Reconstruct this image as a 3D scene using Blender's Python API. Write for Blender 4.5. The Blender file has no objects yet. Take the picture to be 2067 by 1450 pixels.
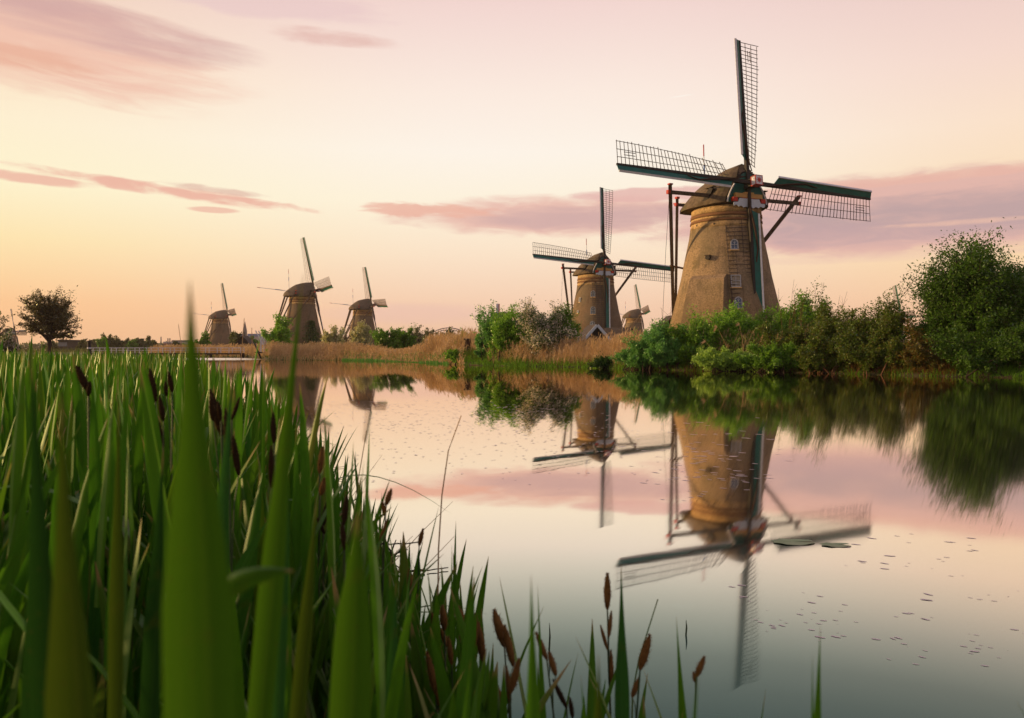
import bpy, math, random
import numpy as np
from mathutils import Vector, Matrix

random.seed(7)
RNG = np.random.default_rng(11)
R = math.radians
SC = bpy.context.scene
COL = SC.collection

# ------------------------------------------------------------------ camera
FPX, CX, HY, CH = 1600.0, 1033.5, 709.0, 1.15


def at(x, y, Y):
    """photo pixel at distance Y -> world point"""
    return Vector(((x - CX) / FPX * Y, Y, CH + (HY - y) / FPX * Y))


cam_d = bpy.data.cameras.new('camera')
cam = bpy.data.objects.new('camera', cam_d)
COL.objects.link(cam)
cam.location = (0, 0, CH)
cam.rotation_euler = (R(90), 0, 0)
cam_d.sensor_width = 36
cam_d.lens = FPX / 2067 * 36
cam_d.shift_y = -(725 - HY) / 2067
cam_d.clip_start = 0.02
cam_d.clip_end = 9000
cam_d.dof.use_dof = True
cam_d.dof.focus_distance = 8.5
cam_d.dof.aperture_fstop = 6.5
SC.camera = cam
HAZE = .00014

# ------------------------------------------------------------------ colour management
SC.view_settings.view_transform = 'Standard'
SC.view_settings.look = 'None'
SC.view_settings.exposure = 0.0
SC.view_settings.gamma = 1.0
SC.view_settings.use_curve_mapping = False
SC.cycles.max_bounces = 6
SC.cycles.diffuse_bounces = 3
SC.cycles.glossy_bounces = 3
SC.cycles.transmission_bounces = 4
SC.cycles.transparent_max_bounces = 4
SC.cycles.volume_bounces = 0
SC.cycles.caustics_reflective = False
SC.cycles.caustics_refractive = False


def lin(r, g, b):
    f = lambda c: (c / 255 / 12.92) if c <= 10 else ((c / 255 + .055) / 1.055) ** 2.4
    return (f(r), f(g), f(b), 1)


# ------------------------------------------------------------------ node helper
class NT:
    def __init__(s, tree):
        s.t = tree

    def n(s, kind, **kw):
        nd = s.t.nodes.new(kind)
        for k, v in kw.items():
            setattr(nd, k, v)
        return nd

    def l(s, a, b):
        s.t.links.new(a, b)

    def put(s, sock, v):
        if hasattr(v, 'is_output'):
            s.l(v, sock)
        else:
            sock.default_value = v

    def m(s, op, a, b=None, c=None, clamp=False):
        nd = s.n('ShaderNodeMath', operation=op)
        nd.use_clamp = clamp
        s.put(nd.inputs[0], a)
        if b is not None:
            s.put(nd.inputs[1], b)
        if c is not None:
            s.put(nd.inputs[2], c)
        return nd.outputs[0]

    def ramp(s, fac, stops, interp='LINEAR'):
        nd = s.n('ShaderNodeValToRGB')
        cr = nd.color_ramp
        cr.interpolation = interp
        while len(cr.elements) > 1:
            cr.elements.remove(cr.elements[-1])
        cr.elements[0].position = stops[0][0]
        cr.elements[0].color = stops[0][1] if len(stops[0][1]) == 4 else (*stops[0][1], 1)
        for p, c in stops[1:]:
            e = cr.elements.new(p)
            e.color = c if len(c) == 4 else (*c, 1)
        s.put(nd.inputs[0], fac)
        return nd.outputs[0]

    def mix(s, fac, a, b, blend='MIX'):
        nd = s.n('ShaderNodeMix', data_type='RGBA', blend_type=blend)
        s.put(nd.inputs[0], fac)
        s.put(nd.inputs[6], a)
        s.put(nd.inputs[7], b)
        return nd.outputs[2]

    def noise(s, vec, scale, detail=3, rough=.5, dist=0.0):
        nd = s.n('ShaderNodeTexNoise')
        nd.inputs['Scale'].default_value = scale
        nd.inputs['Detail'].default_value = detail
        nd.inputs['Roughness'].default_value = rough
        nd.inputs['Distortion'].default_value = dist
        if vec is not None:
            s.l(vec, nd.inputs['Vector'])
        return nd.outputs['Fac']

    def sstep(s, v, a, b):
        nd = s.n('ShaderNodeMapRange', interpolation_type='SMOOTHSTEP')
        s.put(nd.inputs[0], v)
        nd.inputs[1].default_value = a
        nd.inputs[2].default_value = b
        return nd.outputs[0]

    def xyz(s, x, y, z):
        nd = s.n('ShaderNodeCombineXYZ')
        s.put(nd.inputs[0], x)
        s.put(nd.inputs[1], y)
        s.put(nd.inputs[2], z)
        return nd.outputs[0]


# ------------------------------------------------------------------ sky
SUN_AZ = R(-86)      # measured from +Y towards +X
SUN_EL = R(9)
world = bpy.data.worlds.new('World')
SC.world = world
world.use_nodes = True
wt = world.node_tree
wt.nodes.clear()
W = NT(wt)
tc = W.n('ShaderNodeTexCoord')
sep = W.n('ShaderNodeSeparateXYZ')
W.l(tc.outputs['Generated'], sep.inputs[0])
dx, dy, dz = sep.outputs
az = W.m('ARCTAN2', dx, dy)                    # radians, 0 ahead, + right
el = W.m('ARCSINE', dz)
eld = W.m('MULTIPLY', el, 180 / math.pi)
azd = W.m('MULTIPLY', az, 180 / math.pi)
elp = W.m('DIVIDE', W.m('MAXIMUM', eld, 0.0), 90.0)


def estops(lst):
    return [(e / 90.0, lin(*c)) for e, c in lst]


zen = [(36, (196, 176, 186)), (60, (150, 146, 172)), (90, (118, 126, 160))]
sky_l = W.ramp(elp, estops([(0, (247, 190, 140)), (3, (254, 200, 146)), (7, (255, 230, 176)), (10.5, (255, 244, 206)),
                            (14, (255, 240, 208)), (18, (253, 228, 198)), (24, (238, 204, 190))] + zen))
sky_c = W.ramp(elp, estops([(0, (240, 192, 160)), (3, (247, 206, 176)), (7, (253, 229, 202)), (10.5, (255, 243, 220)),
                            (14, (255, 245, 232)), (18, (253, 236, 224)), (24, (243, 214, 208))] + zen))
sky_r = W.ramp(elp, estops([(0, (240, 182, 140)), (3, (248, 200, 160)), (7, (254, 222, 176)), (10.5, (252, 224, 190)),
                            (14, (252, 226, 202)), (18, (246, 217, 204)), (24, (232, 200, 196))] + zen))
left_f = W.sstep(azd, -2, -38)
right_f = W.sstep(azd, 6, 36)
sky = W.mix(left_f, sky_c, sky_l)
sky = W.mix(right_f, sky, sky_r)
# away from the afterglow (behind the camera) the sky is cooler and dimmer
back = W.sstep(W.m('ABSOLUTE', W.m('ADD', azd, 40.0)), 100, 200)
sky = W.mix(back, sky, W.ramp(elp, estops([(0, (150, 128, 140)), (12, (168, 146, 160)), (30, (150, 142, 168)), (90, (118, 126, 160))])))


def cvec(sx, sy, ox=0.0, oy=0.0):
    return W.xyz(W.m('MULTIPLY_ADD', azd, sx, ox), W.m('MULTIPLY_ADD', eld, sy, oy), 0.0)


n_big = W.noise(cvec(.085, .42), 1.0, 5, .55, .4)
n_fine = W.noise(cvec(.30, 1.35, 5.0, 2.0), 1.0, 6, .6, .6)
n_tilt = W.noise(W.xyz(W.m('MULTIPLY', azd, .16), W.m('MULTIPLY_ADD', azd, .12, W.m('MULTIPLY', eld, .9)), 3.1), 1.0, 5, .6, .5)


def px2(x, y):
    a = math.atan((x - CX) / FPX)
    return math.degrees(a), math.degrees(math.atan((HY - y) / FPX * math.cos(a)))


def blob(x, y, w, h, tilt=0.0):
    """elliptical patch of sky where cloud gathers: 1 in the middle, below 0 outside"""
    a, e = px2(x, y)
    wa = abs(px2(x + w / 2, y)[0] - px2(x - w / 2, y)[0]) / 2
    he = abs(px2(x, y + h / 2)[1] - px2(x, y - h / 2)[1]) / 2
    da = W.m('SUBTRACT', azd, a)
    u = W.m('DIVIDE', da, wa)
    ev = W.m('SUBTRACT', W.m('SUBTRACT', eld, e), W.m('MULTIPLY', da, tilt))
    v = W.m('DIVIDE', ev, he)
    rr = W.m('ADD', W.m('POWER', W.m('ABSOLUTE', u), 2.2), W.m('POWER', W.m('ABSOLUTE', v), 2.0))
    return W.m('SUBTRACT', 1.0, rr)


def cloud(b, amt, lo, hi, n1=n_big, n2=n_fine):
    nn = W.m('ADD', W.m('MULTIPLY', W.m('SUBTRACT', n1, .5), amt), W.m('MULTIPLY', W.m('SUBTRACT', n2, .5), amt * .9))
    return W.sstep(W.m('ADD', b, nn), lo, hi)


def col(c, d, fac):
    global sky
    sky = W.mix(W.m('MULTIPLY', d, fac), sky, lin(*c))


pink = (238, 182, 162)
# long bank of evening cloud low on the right
col((226, 180, 170), cloud(blob(1880, 428, 1380, 175), 1.1, -.15, .55), .95)
col((188, 161, 162), cloud(blob(1980, 428, 1250, 105), 1.6, -.25, .85), .88)
col((198, 164, 166), cloud(blob(1780, 470, 700, 60), 1.6, -.1, 1.0), .5)
col((236, 184, 166), cloud(blob(1800, 366, 900, 24, .01), 1.5, .1, .9), .6)
col((244, 196, 172), cloud(blob(1920, 450, 460, 18), 1.7, .1, 1.0), .7)
# the thinner bank left of the big mill
col((234, 188, 174), cloud(blob(1150, 437, 700, 84), 1.6, -.3, .8), .95)
col((206, 170, 168), cloud(blob(1200, 440, 500, 54), 1.7, -.35, 1.0), .8)
col((230, 182, 174), cloud(blob(1330, 392, 420, 34), 1.4, .0, .6), .85)
col(pink, cloud(blob(860, 424, 330, 34, -.02), 2.2, .1, .7, n_tilt), .85)
# rosy streaks at the left
col(pink, cloud(blob(340, 386, 640, 30, -.085), 2.3, -.05, 1.0, n_tilt), .95)
col((214, 160, 150), cloud(blob(440, 384, 280, 20, -.06), 1.8, .2, .9), .55)
col(pink, cloud(blob(60, 360, 330, 26, -.04), 1.4, .0, .7), .85)
col(pink, cloud(blob(430, 424, 120, 14), .9, .0, .7), .75)
# soft peach grey cloud in the upper left corner, drawn out in long wisps
n_wisp = W.noise(W.xyz(W.m('MULTIPLY_ADD', azd, .075, 7.0), W.m('MULTIPLY_ADD', azd, .05, W.m('MULTIPLY', eld, .60)), 1.7), 1.0, 6, .6, .7)
n_wf = W.noise(W.xyz(W.m('MULTIPLY_ADD', azd, .22, 1.0), W.m('MULTIPLY_ADD', azd, .15, W.m('MULTIPLY', eld, 1.9)), 4.2), 1.0, 6, .62, .6)
col((240, 190, 170), cloud(blob(30, 65, 1000, 235, -.08), 1.6, -.4, 1.1, n_wisp, n_wf), .85)
col((210, 168, 164), cloud(blob(170, 45, 760, 105, -.08), 1.8, -.3, 1.1, n_wisp, n_big), .85)
col((232, 172, 146), cloud(blob(20, 110, 420, 60, -.05), 1.8, -.1, 1.0, n_wisp, n_wf), .6)
col((228, 186, 176), cloud(blob(660, 78, 290, 40, -.03), 1.8, -.1, 1.1, n_wisp, n_fine), .8)
col((232, 200, 200), cloud(blob(520, 6, 620, 70), 1.6, .0, .9), .6)
col((236, 194, 180), cloud(blob(830, 632, 420, 55), .9, .0, 1.0), .55)
col((236, 196, 178), cloud(blob(1720, 522, 900, 26), 1.4, .1, 1.0), .35)
# a short vapour trail
col((255, 246, 236), cloud(blob(1376, 194, 62, 3.2, .085), .1, .0, .9), .7)
# high scattered cloud over the rest of the sky
gen = W.sstep(W.m('ADD', n_big, W.m('MULTIPLY', W.m('SUBTRACT', n_fine, .5), .4)), .55, .75)
hi = W.sstep(eld, 25, 34)
col((205, 168, 172), W.m('MULTIPLY', gen, hi), .6)
# below the horizon: the same warm haze
sky = W.mix(W.sstep(eld, 0.0, -1.5), sky, lin(206, 160, 128))

bg1 = W.n('ShaderNodeBackground')
W.l(sky, bg1.inputs[0])
bg1.inputs[1].default_value = 0.99
st = W.n('ShaderNodeTexSky', sky_type='NISHITA')
st.sun_disc = False
st.sun_elevation = SUN_EL
st.sun_rotation = SUN_AZ
bg2 = W.n('ShaderNodeBackground')
W.l(st.outputs[0], bg2.inputs[0])
bg2.inputs[1].default_value = 0.003
addb = W.n('ShaderNodeAddShader')
W.l(bg1.outputs[0], addb.inputs[0])
W.l(bg2.outputs[0], addb.inputs[1])
wo = W.n('ShaderNodeOutputWorld')
W.l(addb.outputs[0], wo.inputs[0])

sun_d = bpy.data.lights.new('sun', 'SUN')
sun_d.energy = 4.3
sun_d.angle = R(3)
sun_d.color = (1.0, .64, .30)
sun = bpy.data.objects.new('sun', sun_d)
COL.objects.link(sun)
sdir = Vector((math.sin(SUN_AZ) * math.cos(SUN_EL), math.cos(SUN_AZ) * math.cos(SUN_EL), math.sin(SUN_EL)))
sun.rotation_euler = sdir.to_track_quat('Z', 'Y').to_euler()


# ------------------------------------------------------------------ materials
def base_mat(name):
    m = bpy.data.materials.new(name)
    m.use_nodes = True
    m.node_tree.nodes.clear()
    T = NT(m.node_tree)
    out = T.n('ShaderNodeOutputMaterial')
    return m, T, out


def mat_solid(name, a, b=None, scale=6.0, rough=.7, bump=0.0, bscale=40, stretch=(1, 1, 1), spec=.3, metal=0.0, detail=4,
              patch=None):
    """two tones mixed by noise in object space + fine relief"""
    m, T, out = base_mat(name)
    t = T.n('ShaderNodeTexCoord')
    mp = T.n('ShaderNodeMapping')
    T.l(t.outputs['Object'], mp.inputs[0])
    mp.inputs['Scale'].default_value = stretch
    p = T.n('ShaderNodeBsdfPrincipled')
    c = T.mix(T.sstep(T.noise(mp.outputs[0], scale, detail, .6), .32, .68), (*a, 1), (*(b or a), 1))
    if patch:
        pc, ps, lo, hi_ = patch
        c = T.mix(T.sstep(T.noise(t.outputs['Object'], ps, 4, .6, .3), lo, hi_), c, (*pc, 1))
    T.l(c, p.inputs['Base Color'])
    p.inputs['Roughness'].default_value = rough
    p.inputs['Metallic'].default_value = metal
    p.inputs['Specular IOR Level'].default_value = spec
    if bump:
        bp = T.n('ShaderNodeBump')
        bp.inputs['Strength'].default_value = bump
        bp.inputs['Distance'].default_value = .02
        T.l(T.noise(mp.outputs[0], bscale, 3), bp.inputs['Height'])
        T.l(bp.outputs[0], p.inputs['Normal'])
    T.l(p.outputs[0], out.inputs[0])
    return m


def mat_leaf(name, cols, transl=.35, gloss=.12, rough=.45, big=None, along=False, streak=False):
    """foliage: colour varies from leaf to leaf, light passes through"""
    m, T, out = base_mat(name)
    g = T.n('ShaderNodeNewGeometry')
    stops = [(i / max(1, len(cols) - 1), (*c, 1)) for i, c in enumerate(cols)]
    c = T.ramp(g.outputs['Random Per Island'], stops)
    if big:
        t = T.n('ShaderNodeTexCoord')
        f = T.sstep(T.noise(t.outputs['Object'], big[1], 3, .5), .42, .68)
        c = T.mix(T.m('MULTIPLY', f, big[2]), c, (*big[0], 1))
    if streak:
        at_ = T.n('ShaderNodeAttribute', attribute_name='along')
        wdt = T.n('ShaderNodeSeparateColor')
        T.l(at_.outputs['Color'], wdt.inputs[0])
        # long veins and a yellowed tip
        rib = T.m('SINE', T.m('MULTIPLY', wdt.outputs[1], 46.0))
        c0 = cols[len(cols) // 2]
        c = T.mix(T.m('MULTIPLY', T.m('ADD', rib, 1.0), .11), c, (c0[0] * 2.0, c0[1] * 1.35, c0[2] * 1.5, 1))
        mid_ = T.m('SUBTRACT', 1.0, T.m('MULTIPLY', T.m('ABSOLUTE', T.m('SUBTRACT', wdt.outputs[1], .5)), 9.0), clamp=True)
        c = T.mix(T.m('MULTIPLY', mid_, .45), c, (c0[0] * 2.4, c0[1] * 1.7, c0[2] * 2.0, 1))
        tc_ = T.n('ShaderNodeTexCoord')
        bl_ = T.noise(tc_.outputs['Object'], 38.0, 4, .6)
        c = T.mix(T.m('MULTIPLY', T.sstep(bl_, .56, .72), .35), c, (.10, .10, .015, 1))
        sp_ = T.noise(tc_.outputs['Object'], 160.0, 2, .5)
        c = T.mix(T.sstep(sp_, .72, .76), c, (.08, .05, .02, 1))
        tipn = T.m('ADD', wdt.outputs[0], T.m('MULTIPLY', T.m('SUBTRACT', g.outputs['Random Per Island'], .5), .16))
        c = T.mix(T.sstep(tipn, .92, 1.0), c, (.34, .21, .08, 1))
    df = T.n('ShaderNodeBsdfDiffuse')
    T.l(c, df.inputs[0])
    tr = T.n('ShaderNodeBsdfTranslucent')
    T.l(T.mix(.5, c, (c_tr := (min(1, cols[0][0] * 2.2), min(1, cols[0][1] * 1.9), cols[0][2] * .8, 1))), tr.inputs[0])
    mx = T.n('ShaderNodeMixShader')
    mx.inputs[0].default_value = transl
    T.l(df.outputs[0], mx.inputs[1])
    T.l(tr.outputs[0], mx.inputs[2])
    gl = T.n('ShaderNodeBsdfAnisotropic')
    gl.inputs['Roughness'].default_value = rough
    gl.inputs[0].default_value = (.55, .62, .45, 1)
    fr = T.n('ShaderNodeFresnel')
    fr.inputs[0].default_value = 1.4
    m2 = T.n('ShaderNodeMixShader')
    T.l(T.m('MULTIPLY', fr.outputs[0], gloss * 3, clamp=True), m2.inputs[0])
    T.l(mx.outputs[0], m2.inputs[1])
    T.l(gl.outputs[0], m2.inputs[2])
    T.l(m2.outputs[0], out.inputs[0])
    return m


def mat_brick(name, a, b, mortar, moss):
    m, T, out = base_mat(name)
    t = T.n('ShaderNodeTexCoord')
    s3 = T.n('ShaderNodeSeparateXYZ')
    T.l(t.outputs['Object'], s3.inputs[0])
    ang = T.m('ARCTAN2', s3.outputs[0], s3.outputs[1])
    vec = T.xyz(T.m('MULTIPLY', ang, 4.2), s3.outputs[2], 0.0)
    br = T.n('ShaderNodeTexBrick')
    T.l(vec, br.inputs['Vector'])
    br.inputs['Scale'].default_value = 1.0
    br.inputs['Brick Width'].default_value = .22
    br.inputs['Row Height'].default_value = .075
    br.inputs['Mortar Size'].default_value = .008
    br.inputs['Color1'].default_value = (*a, 1)
    br.inputs['Color2'].default_value = (*b, 1)
    br.inputs['Mortar'].default_value = (*mortar, 1)
    c = T.mix(T.sstep(T.noise(t.outputs['Object'], .55, 5, .62, .2), .44, .70), br.outputs['Color'], (*moss, 1))
    c = T.mix(T.m('MULTIPLY', T.sstep(T.noise(t.outputs['Object'], 4.5, 5, .75), .46, .66), .55), c, (a[0] * 1.35, a[1] * 1.35, a[2] * 1.45, 1))
    c = T.mix(T.m('MULTIPLY', T.sstep(T.noise(t.outputs['Object'], 8.0, 4, .8), .50, .60), .7), c, (.10, .075, .045, 1))
    c = T.mix(T.m('MULTIPLY', T.sstep(T.noise(t.outputs['Object'], .28, 4, .6), .42, .62), .5), c, (.20, .165, .11, 1))
    low = T.sstep(T.m('ADD', s3.outputs[2], T.m('MULTIPLY', T.noise(t.outputs['Object'], .9, 3), 3.0)), 10.0, 4.0)
    c = T.mix(T.m('MULTIPLY', low, .55), c, (moss[0] * .8, moss[1] * .72, moss[2] * .6, 1))
    strk = T.noise(T.xyz(T.m('MULTIPLY', ang, 9.0), T.m('MULTIPLY', s3.outputs[2], .35), 0.0), 1.0, 4, .6)
    c = T.mix(T.m('MULTIPLY', T.sstep(strk, .5, .72), .45), c, (.10, .075, .045, 1))
    p = T.n('ShaderNodeBsdfPrincipled')
    T.l(c, p.inputs['Base Color'])
    p.inputs['Roughness'].default_value = .9
    p.inputs['Specular IOR Level'].default_value = .15
    bp = T.n('ShaderNodeBump')
    bp.inputs['Strength'].default_value = .5
    bp.inputs['Distance'].default_value = .02
    T.l(T.m('ADD', br.outputs['Fac'], T.m('MULTIPLY', T.noise(t.outputs['Object'], 9, 4), 1.5)), bp.inputs['Height'])
    T.l(bp.outputs[0], p.inputs['Normal'])
    T.l(p.outputs[0], out.inputs[0])
    return m


M = {}
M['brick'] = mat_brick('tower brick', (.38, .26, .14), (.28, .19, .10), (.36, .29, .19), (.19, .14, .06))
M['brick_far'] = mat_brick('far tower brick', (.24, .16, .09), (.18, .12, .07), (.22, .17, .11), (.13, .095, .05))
M['cream'] = mat_solid('cream render', (.68, .44, .18), (.56, .36, .15), 3, .8, .2)
M['creambrick'] = mat_brick('pale upper brick', (.66, .44, .19), (.52, .34, .15), (.60, .44, .25), (.42, .27, .12))
M['band'] = mat_solid('red brown brick band', (.17, .085, .04), (.25, .13, .06), 14, .85, .4)
M['thatch'] = mat_solid('weathered thatch', (.175, .13, .08), (.10, .075, .048), 3.5, .95, 1.0, 22, (1, 1, 1.0),
                        patch=((.11, .10, .05), .8, .5, .72))
M['dark'] = mat_solid('tarred wood', (.02, .017, .014), (.035, .028, .02), 8, .65, .3)
M['pole'] = mat_solid('brown timber', (.15, .105, .065), (.09, .062, .04), 5, .8, .3, 30, (1, 1, .2))
M['green'] = mat_solid('dark green paint', (.010, .13, .095), (.012, .10, .075), 2, .45, .1, 30)
M['white'] = mat_solid('white paint', (.72, .72, .74), (.6, .6, .62), 4, .5, .1)
M['frame'] = mat_solid('window frame paint', (.46, .47, .48), (.36, .37, .38), 5, .6)
M['whiteblue'] = mat_solid('pale blue white paint', (.55, .62, .68), (.48, .55, .62), 4, .5)
M['red'] = mat_solid('red paint', (.52, .035, .018), (.38, .03, .02), 6, .5)
M['blue'] = mat_solid('blue paint', (.03, .12, .38), None, 6, .5)
M['ochre'] = mat_solid('ochre paint', (.58, .34, .11), (.5, .3, .1), 5, .6)
M['lath'] = mat_solid('weathered lath', (.10, .075, .06), (.06, .05, .045), 8, .7)
M['lathpale'] = mat_solid('pale lath', (.40, .31, .26), (.3, .24, .2), 8, .7)
M['cloth'] = mat_solid('rolled brown canvas', (.06, .03, .018), (.035, .022, .015), 9, .9, .3)
M['glass'] = mat_solid('window glass', (.10, .16, .22), (.05, .08, .12), 3, .12, 0, spec=.8)
M['curtain'] = mat_solid('pale curtain', (.34, .30, .24), (.26, .23, .18), 3, .8)
M['louvre'] = mat_solid('dark slats', (.03, .025, .02), (.05, .04, .03), 8, .8)
M['ivy'] = mat_leaf('ivy leaves', [(.03, .08, .014), (.05, .12, .02), (.07, .14, .022)], .15)
M['metal'] = mat_solid('galvanised rail', (.78, .74, .72), (.66, .63, .61), 4, .5)
M['deck'] = mat_solid('dark bridge timber', (.05, .035, .022), (.03, .022, .015), 6, .8)
M['slate'] = mat_solid('dark roof', (.07, .052, .04), (.045, .035, .028), 5, .8, .4)
M['hutwood'] = mat_solid('brown planks', (.085, .045, .026), (.055, .03, .018), 7, .85, .4, 30, (1, 1, .15))
M['tarp'] = mat_solid('grey green tarpaulin', (.10, .14, .12), (.07, .10, .09), 3, .6, .3)
M['farbuild'] = mat_solid('far pale render', (.55, .48, .45), (.42, .36, .34), .05, .8)
M['fargrey'] = mat_solid('far grey stone', (.20, .18, .17), (.16, .145, .14), .2, .8)
M['farred'] = mat_solid('far red brick', (.34, .15, .09), (.28, .12, .08), .2, .8)
M['farblue'] = mat_solid('far blue roof edge', (.20, .25, .42), None, .1, .7)
M['steel'] = mat_solid('grey steel', (.22, .19, .19), None, 1, .6)
M['bark'] = mat_solid('bark', (.055, .038, .024), (.035, .025, .017), 6, .9, .5)
M['twig'] = mat_solid('reddish twigs', (.13, .06, .028), (.08, .04, .02), 4, .85)

M['reed'] = mat_leaf('green reed', [(.034, .125, .010), (.060, .185, .010), (.095, .235, .010), (.030, .135, .022), (.115, .25, .012), (.035, .13, .012), (.075, .185, .010),
                                    (.045, .15, .016), (.13, .21, .012), (.040, .135, .008), (.16, .15, .03)],
                     .42, .045, .5, streak=True)
M['reed_far'] = mat_leaf('green reed far', [(.035, .12, .010), (.07, .18, .012), (.11, .22, .014), (.035, .13, .025), (.09, .18, .02), (.22, .20, .06)], .4, .06)
M['stem'] = mat_solid('green stem', (.08, .16, .025), (.14, .17, .04), 12, .5)
M['culm'] = mat_solid('dark culm', (.03, .065, .02), (.06, .08, .03), 12, .5)
M['spike'] = mat_leaf('rusty sedge spike', [(.14, .06, .02), (.24, .11, .03), (.08, .04, .018), (.40, .22, .06), (.11, .05, .02), (.09, .045, .02), (.28, .14, .035)], .06, .02)
M['spikedark'] = mat_leaf('dark sedge spike', [(.045, .026, .014), (.09, .05, .02), (.03, .018, .011), (.14, .08, .03)], .04, .02)
M['dry'] = mat_leaf('dry reed', [(.50, .34, .18), (.74, .55, .33), (.60, .43, .25), (.38, .25, .13), (.66, .45, .24)], .3, .03,
                    big=((.30, .19, .09), .35, .6))
M['dryrust'] = mat_leaf('rusty dead growth', [(.12, .06, .02), (.24, .12, .04), (.10, .055, .02)], .3, .03)
M['litter'] = mat_solid('dark wet litter', (.03, .022, .012), (.02, .022, .010), 5, .9, .5)
M['meadow'] = mat_solid('meadow', (.07, .10, .025), (.16, .12, .05), .12, .95, .3, 4)
M['bank'] = mat_solid('bank earth', (.05, .035, .018), (.025, .035, .012), .6, .95, .6, 6)
M['hawleaf'] = mat_leaf('hawthorn leaves', [(.04, .10, .014), (.07, .15, .02), (.05, .12, .02)], .3)
M['blossom'] = mat_leaf('white blossom', [(.85, .74, .62), (.75, .62, .50)], .3, .02)
M['bud'] = mat_leaf('olive spring buds', [(.08, .07, .018), (.13, .11, .025), (.05, .045, .015)], .3)
M['lily'] = mat_solid('lily pad', (.10, .20, .05), (.16, .22, .07), 6, .35)
M['petal'] = mat_solid('pinkish petal', (.88, .70, .66), (.74, .58, .54), 4, .5)
GREENS = {
    'willow': [(.045, .125, .014), (.08, .18, .018), (.115, .23, .025)],
    'willowdark': [(.038, .095, .012), (.06, .135, .016), (.085, .17, .02)],  # willow greens darkened: shade at the bank's right end put into the colour
    'mid': [(.04, .095, .010), (.065, .14, .013), (.095, .18, .018)],
    'bright': [(.06, .14, .014), (.095, .195, .02), (.14, .24, .026)],
    'blue': [(.05, .13, .034), (.08, .19, .045), (.065, .16, .03)],
    'dark': [(.020, .060, .010), (.035, .095, .014), (.05, .12, .016)],
    'olive': [(.045, .085, .010), (.07, .11, .014), (.05, .065, .012), (.09, .075, .018)],
    'yellow': [(.12, .20, .03), (.18, .27, .05), (.09, .17, .03)],
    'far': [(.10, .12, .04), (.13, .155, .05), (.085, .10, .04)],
    'rust': [(.15, .085, .02), (.09, .10, .02), (.07, .11, .02), (.22, .11, .03), (.08, .13, .02)],
    'pale': [(.20, .20, .10), (.13, .16, .06), (.32, .29, .2)],
}
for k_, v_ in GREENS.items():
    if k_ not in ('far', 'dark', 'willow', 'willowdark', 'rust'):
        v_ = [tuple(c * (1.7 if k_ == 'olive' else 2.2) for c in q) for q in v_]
    M['leaf_' + k_] = mat_leaf('leaves ' + k_, v_, .34, .06)


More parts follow.
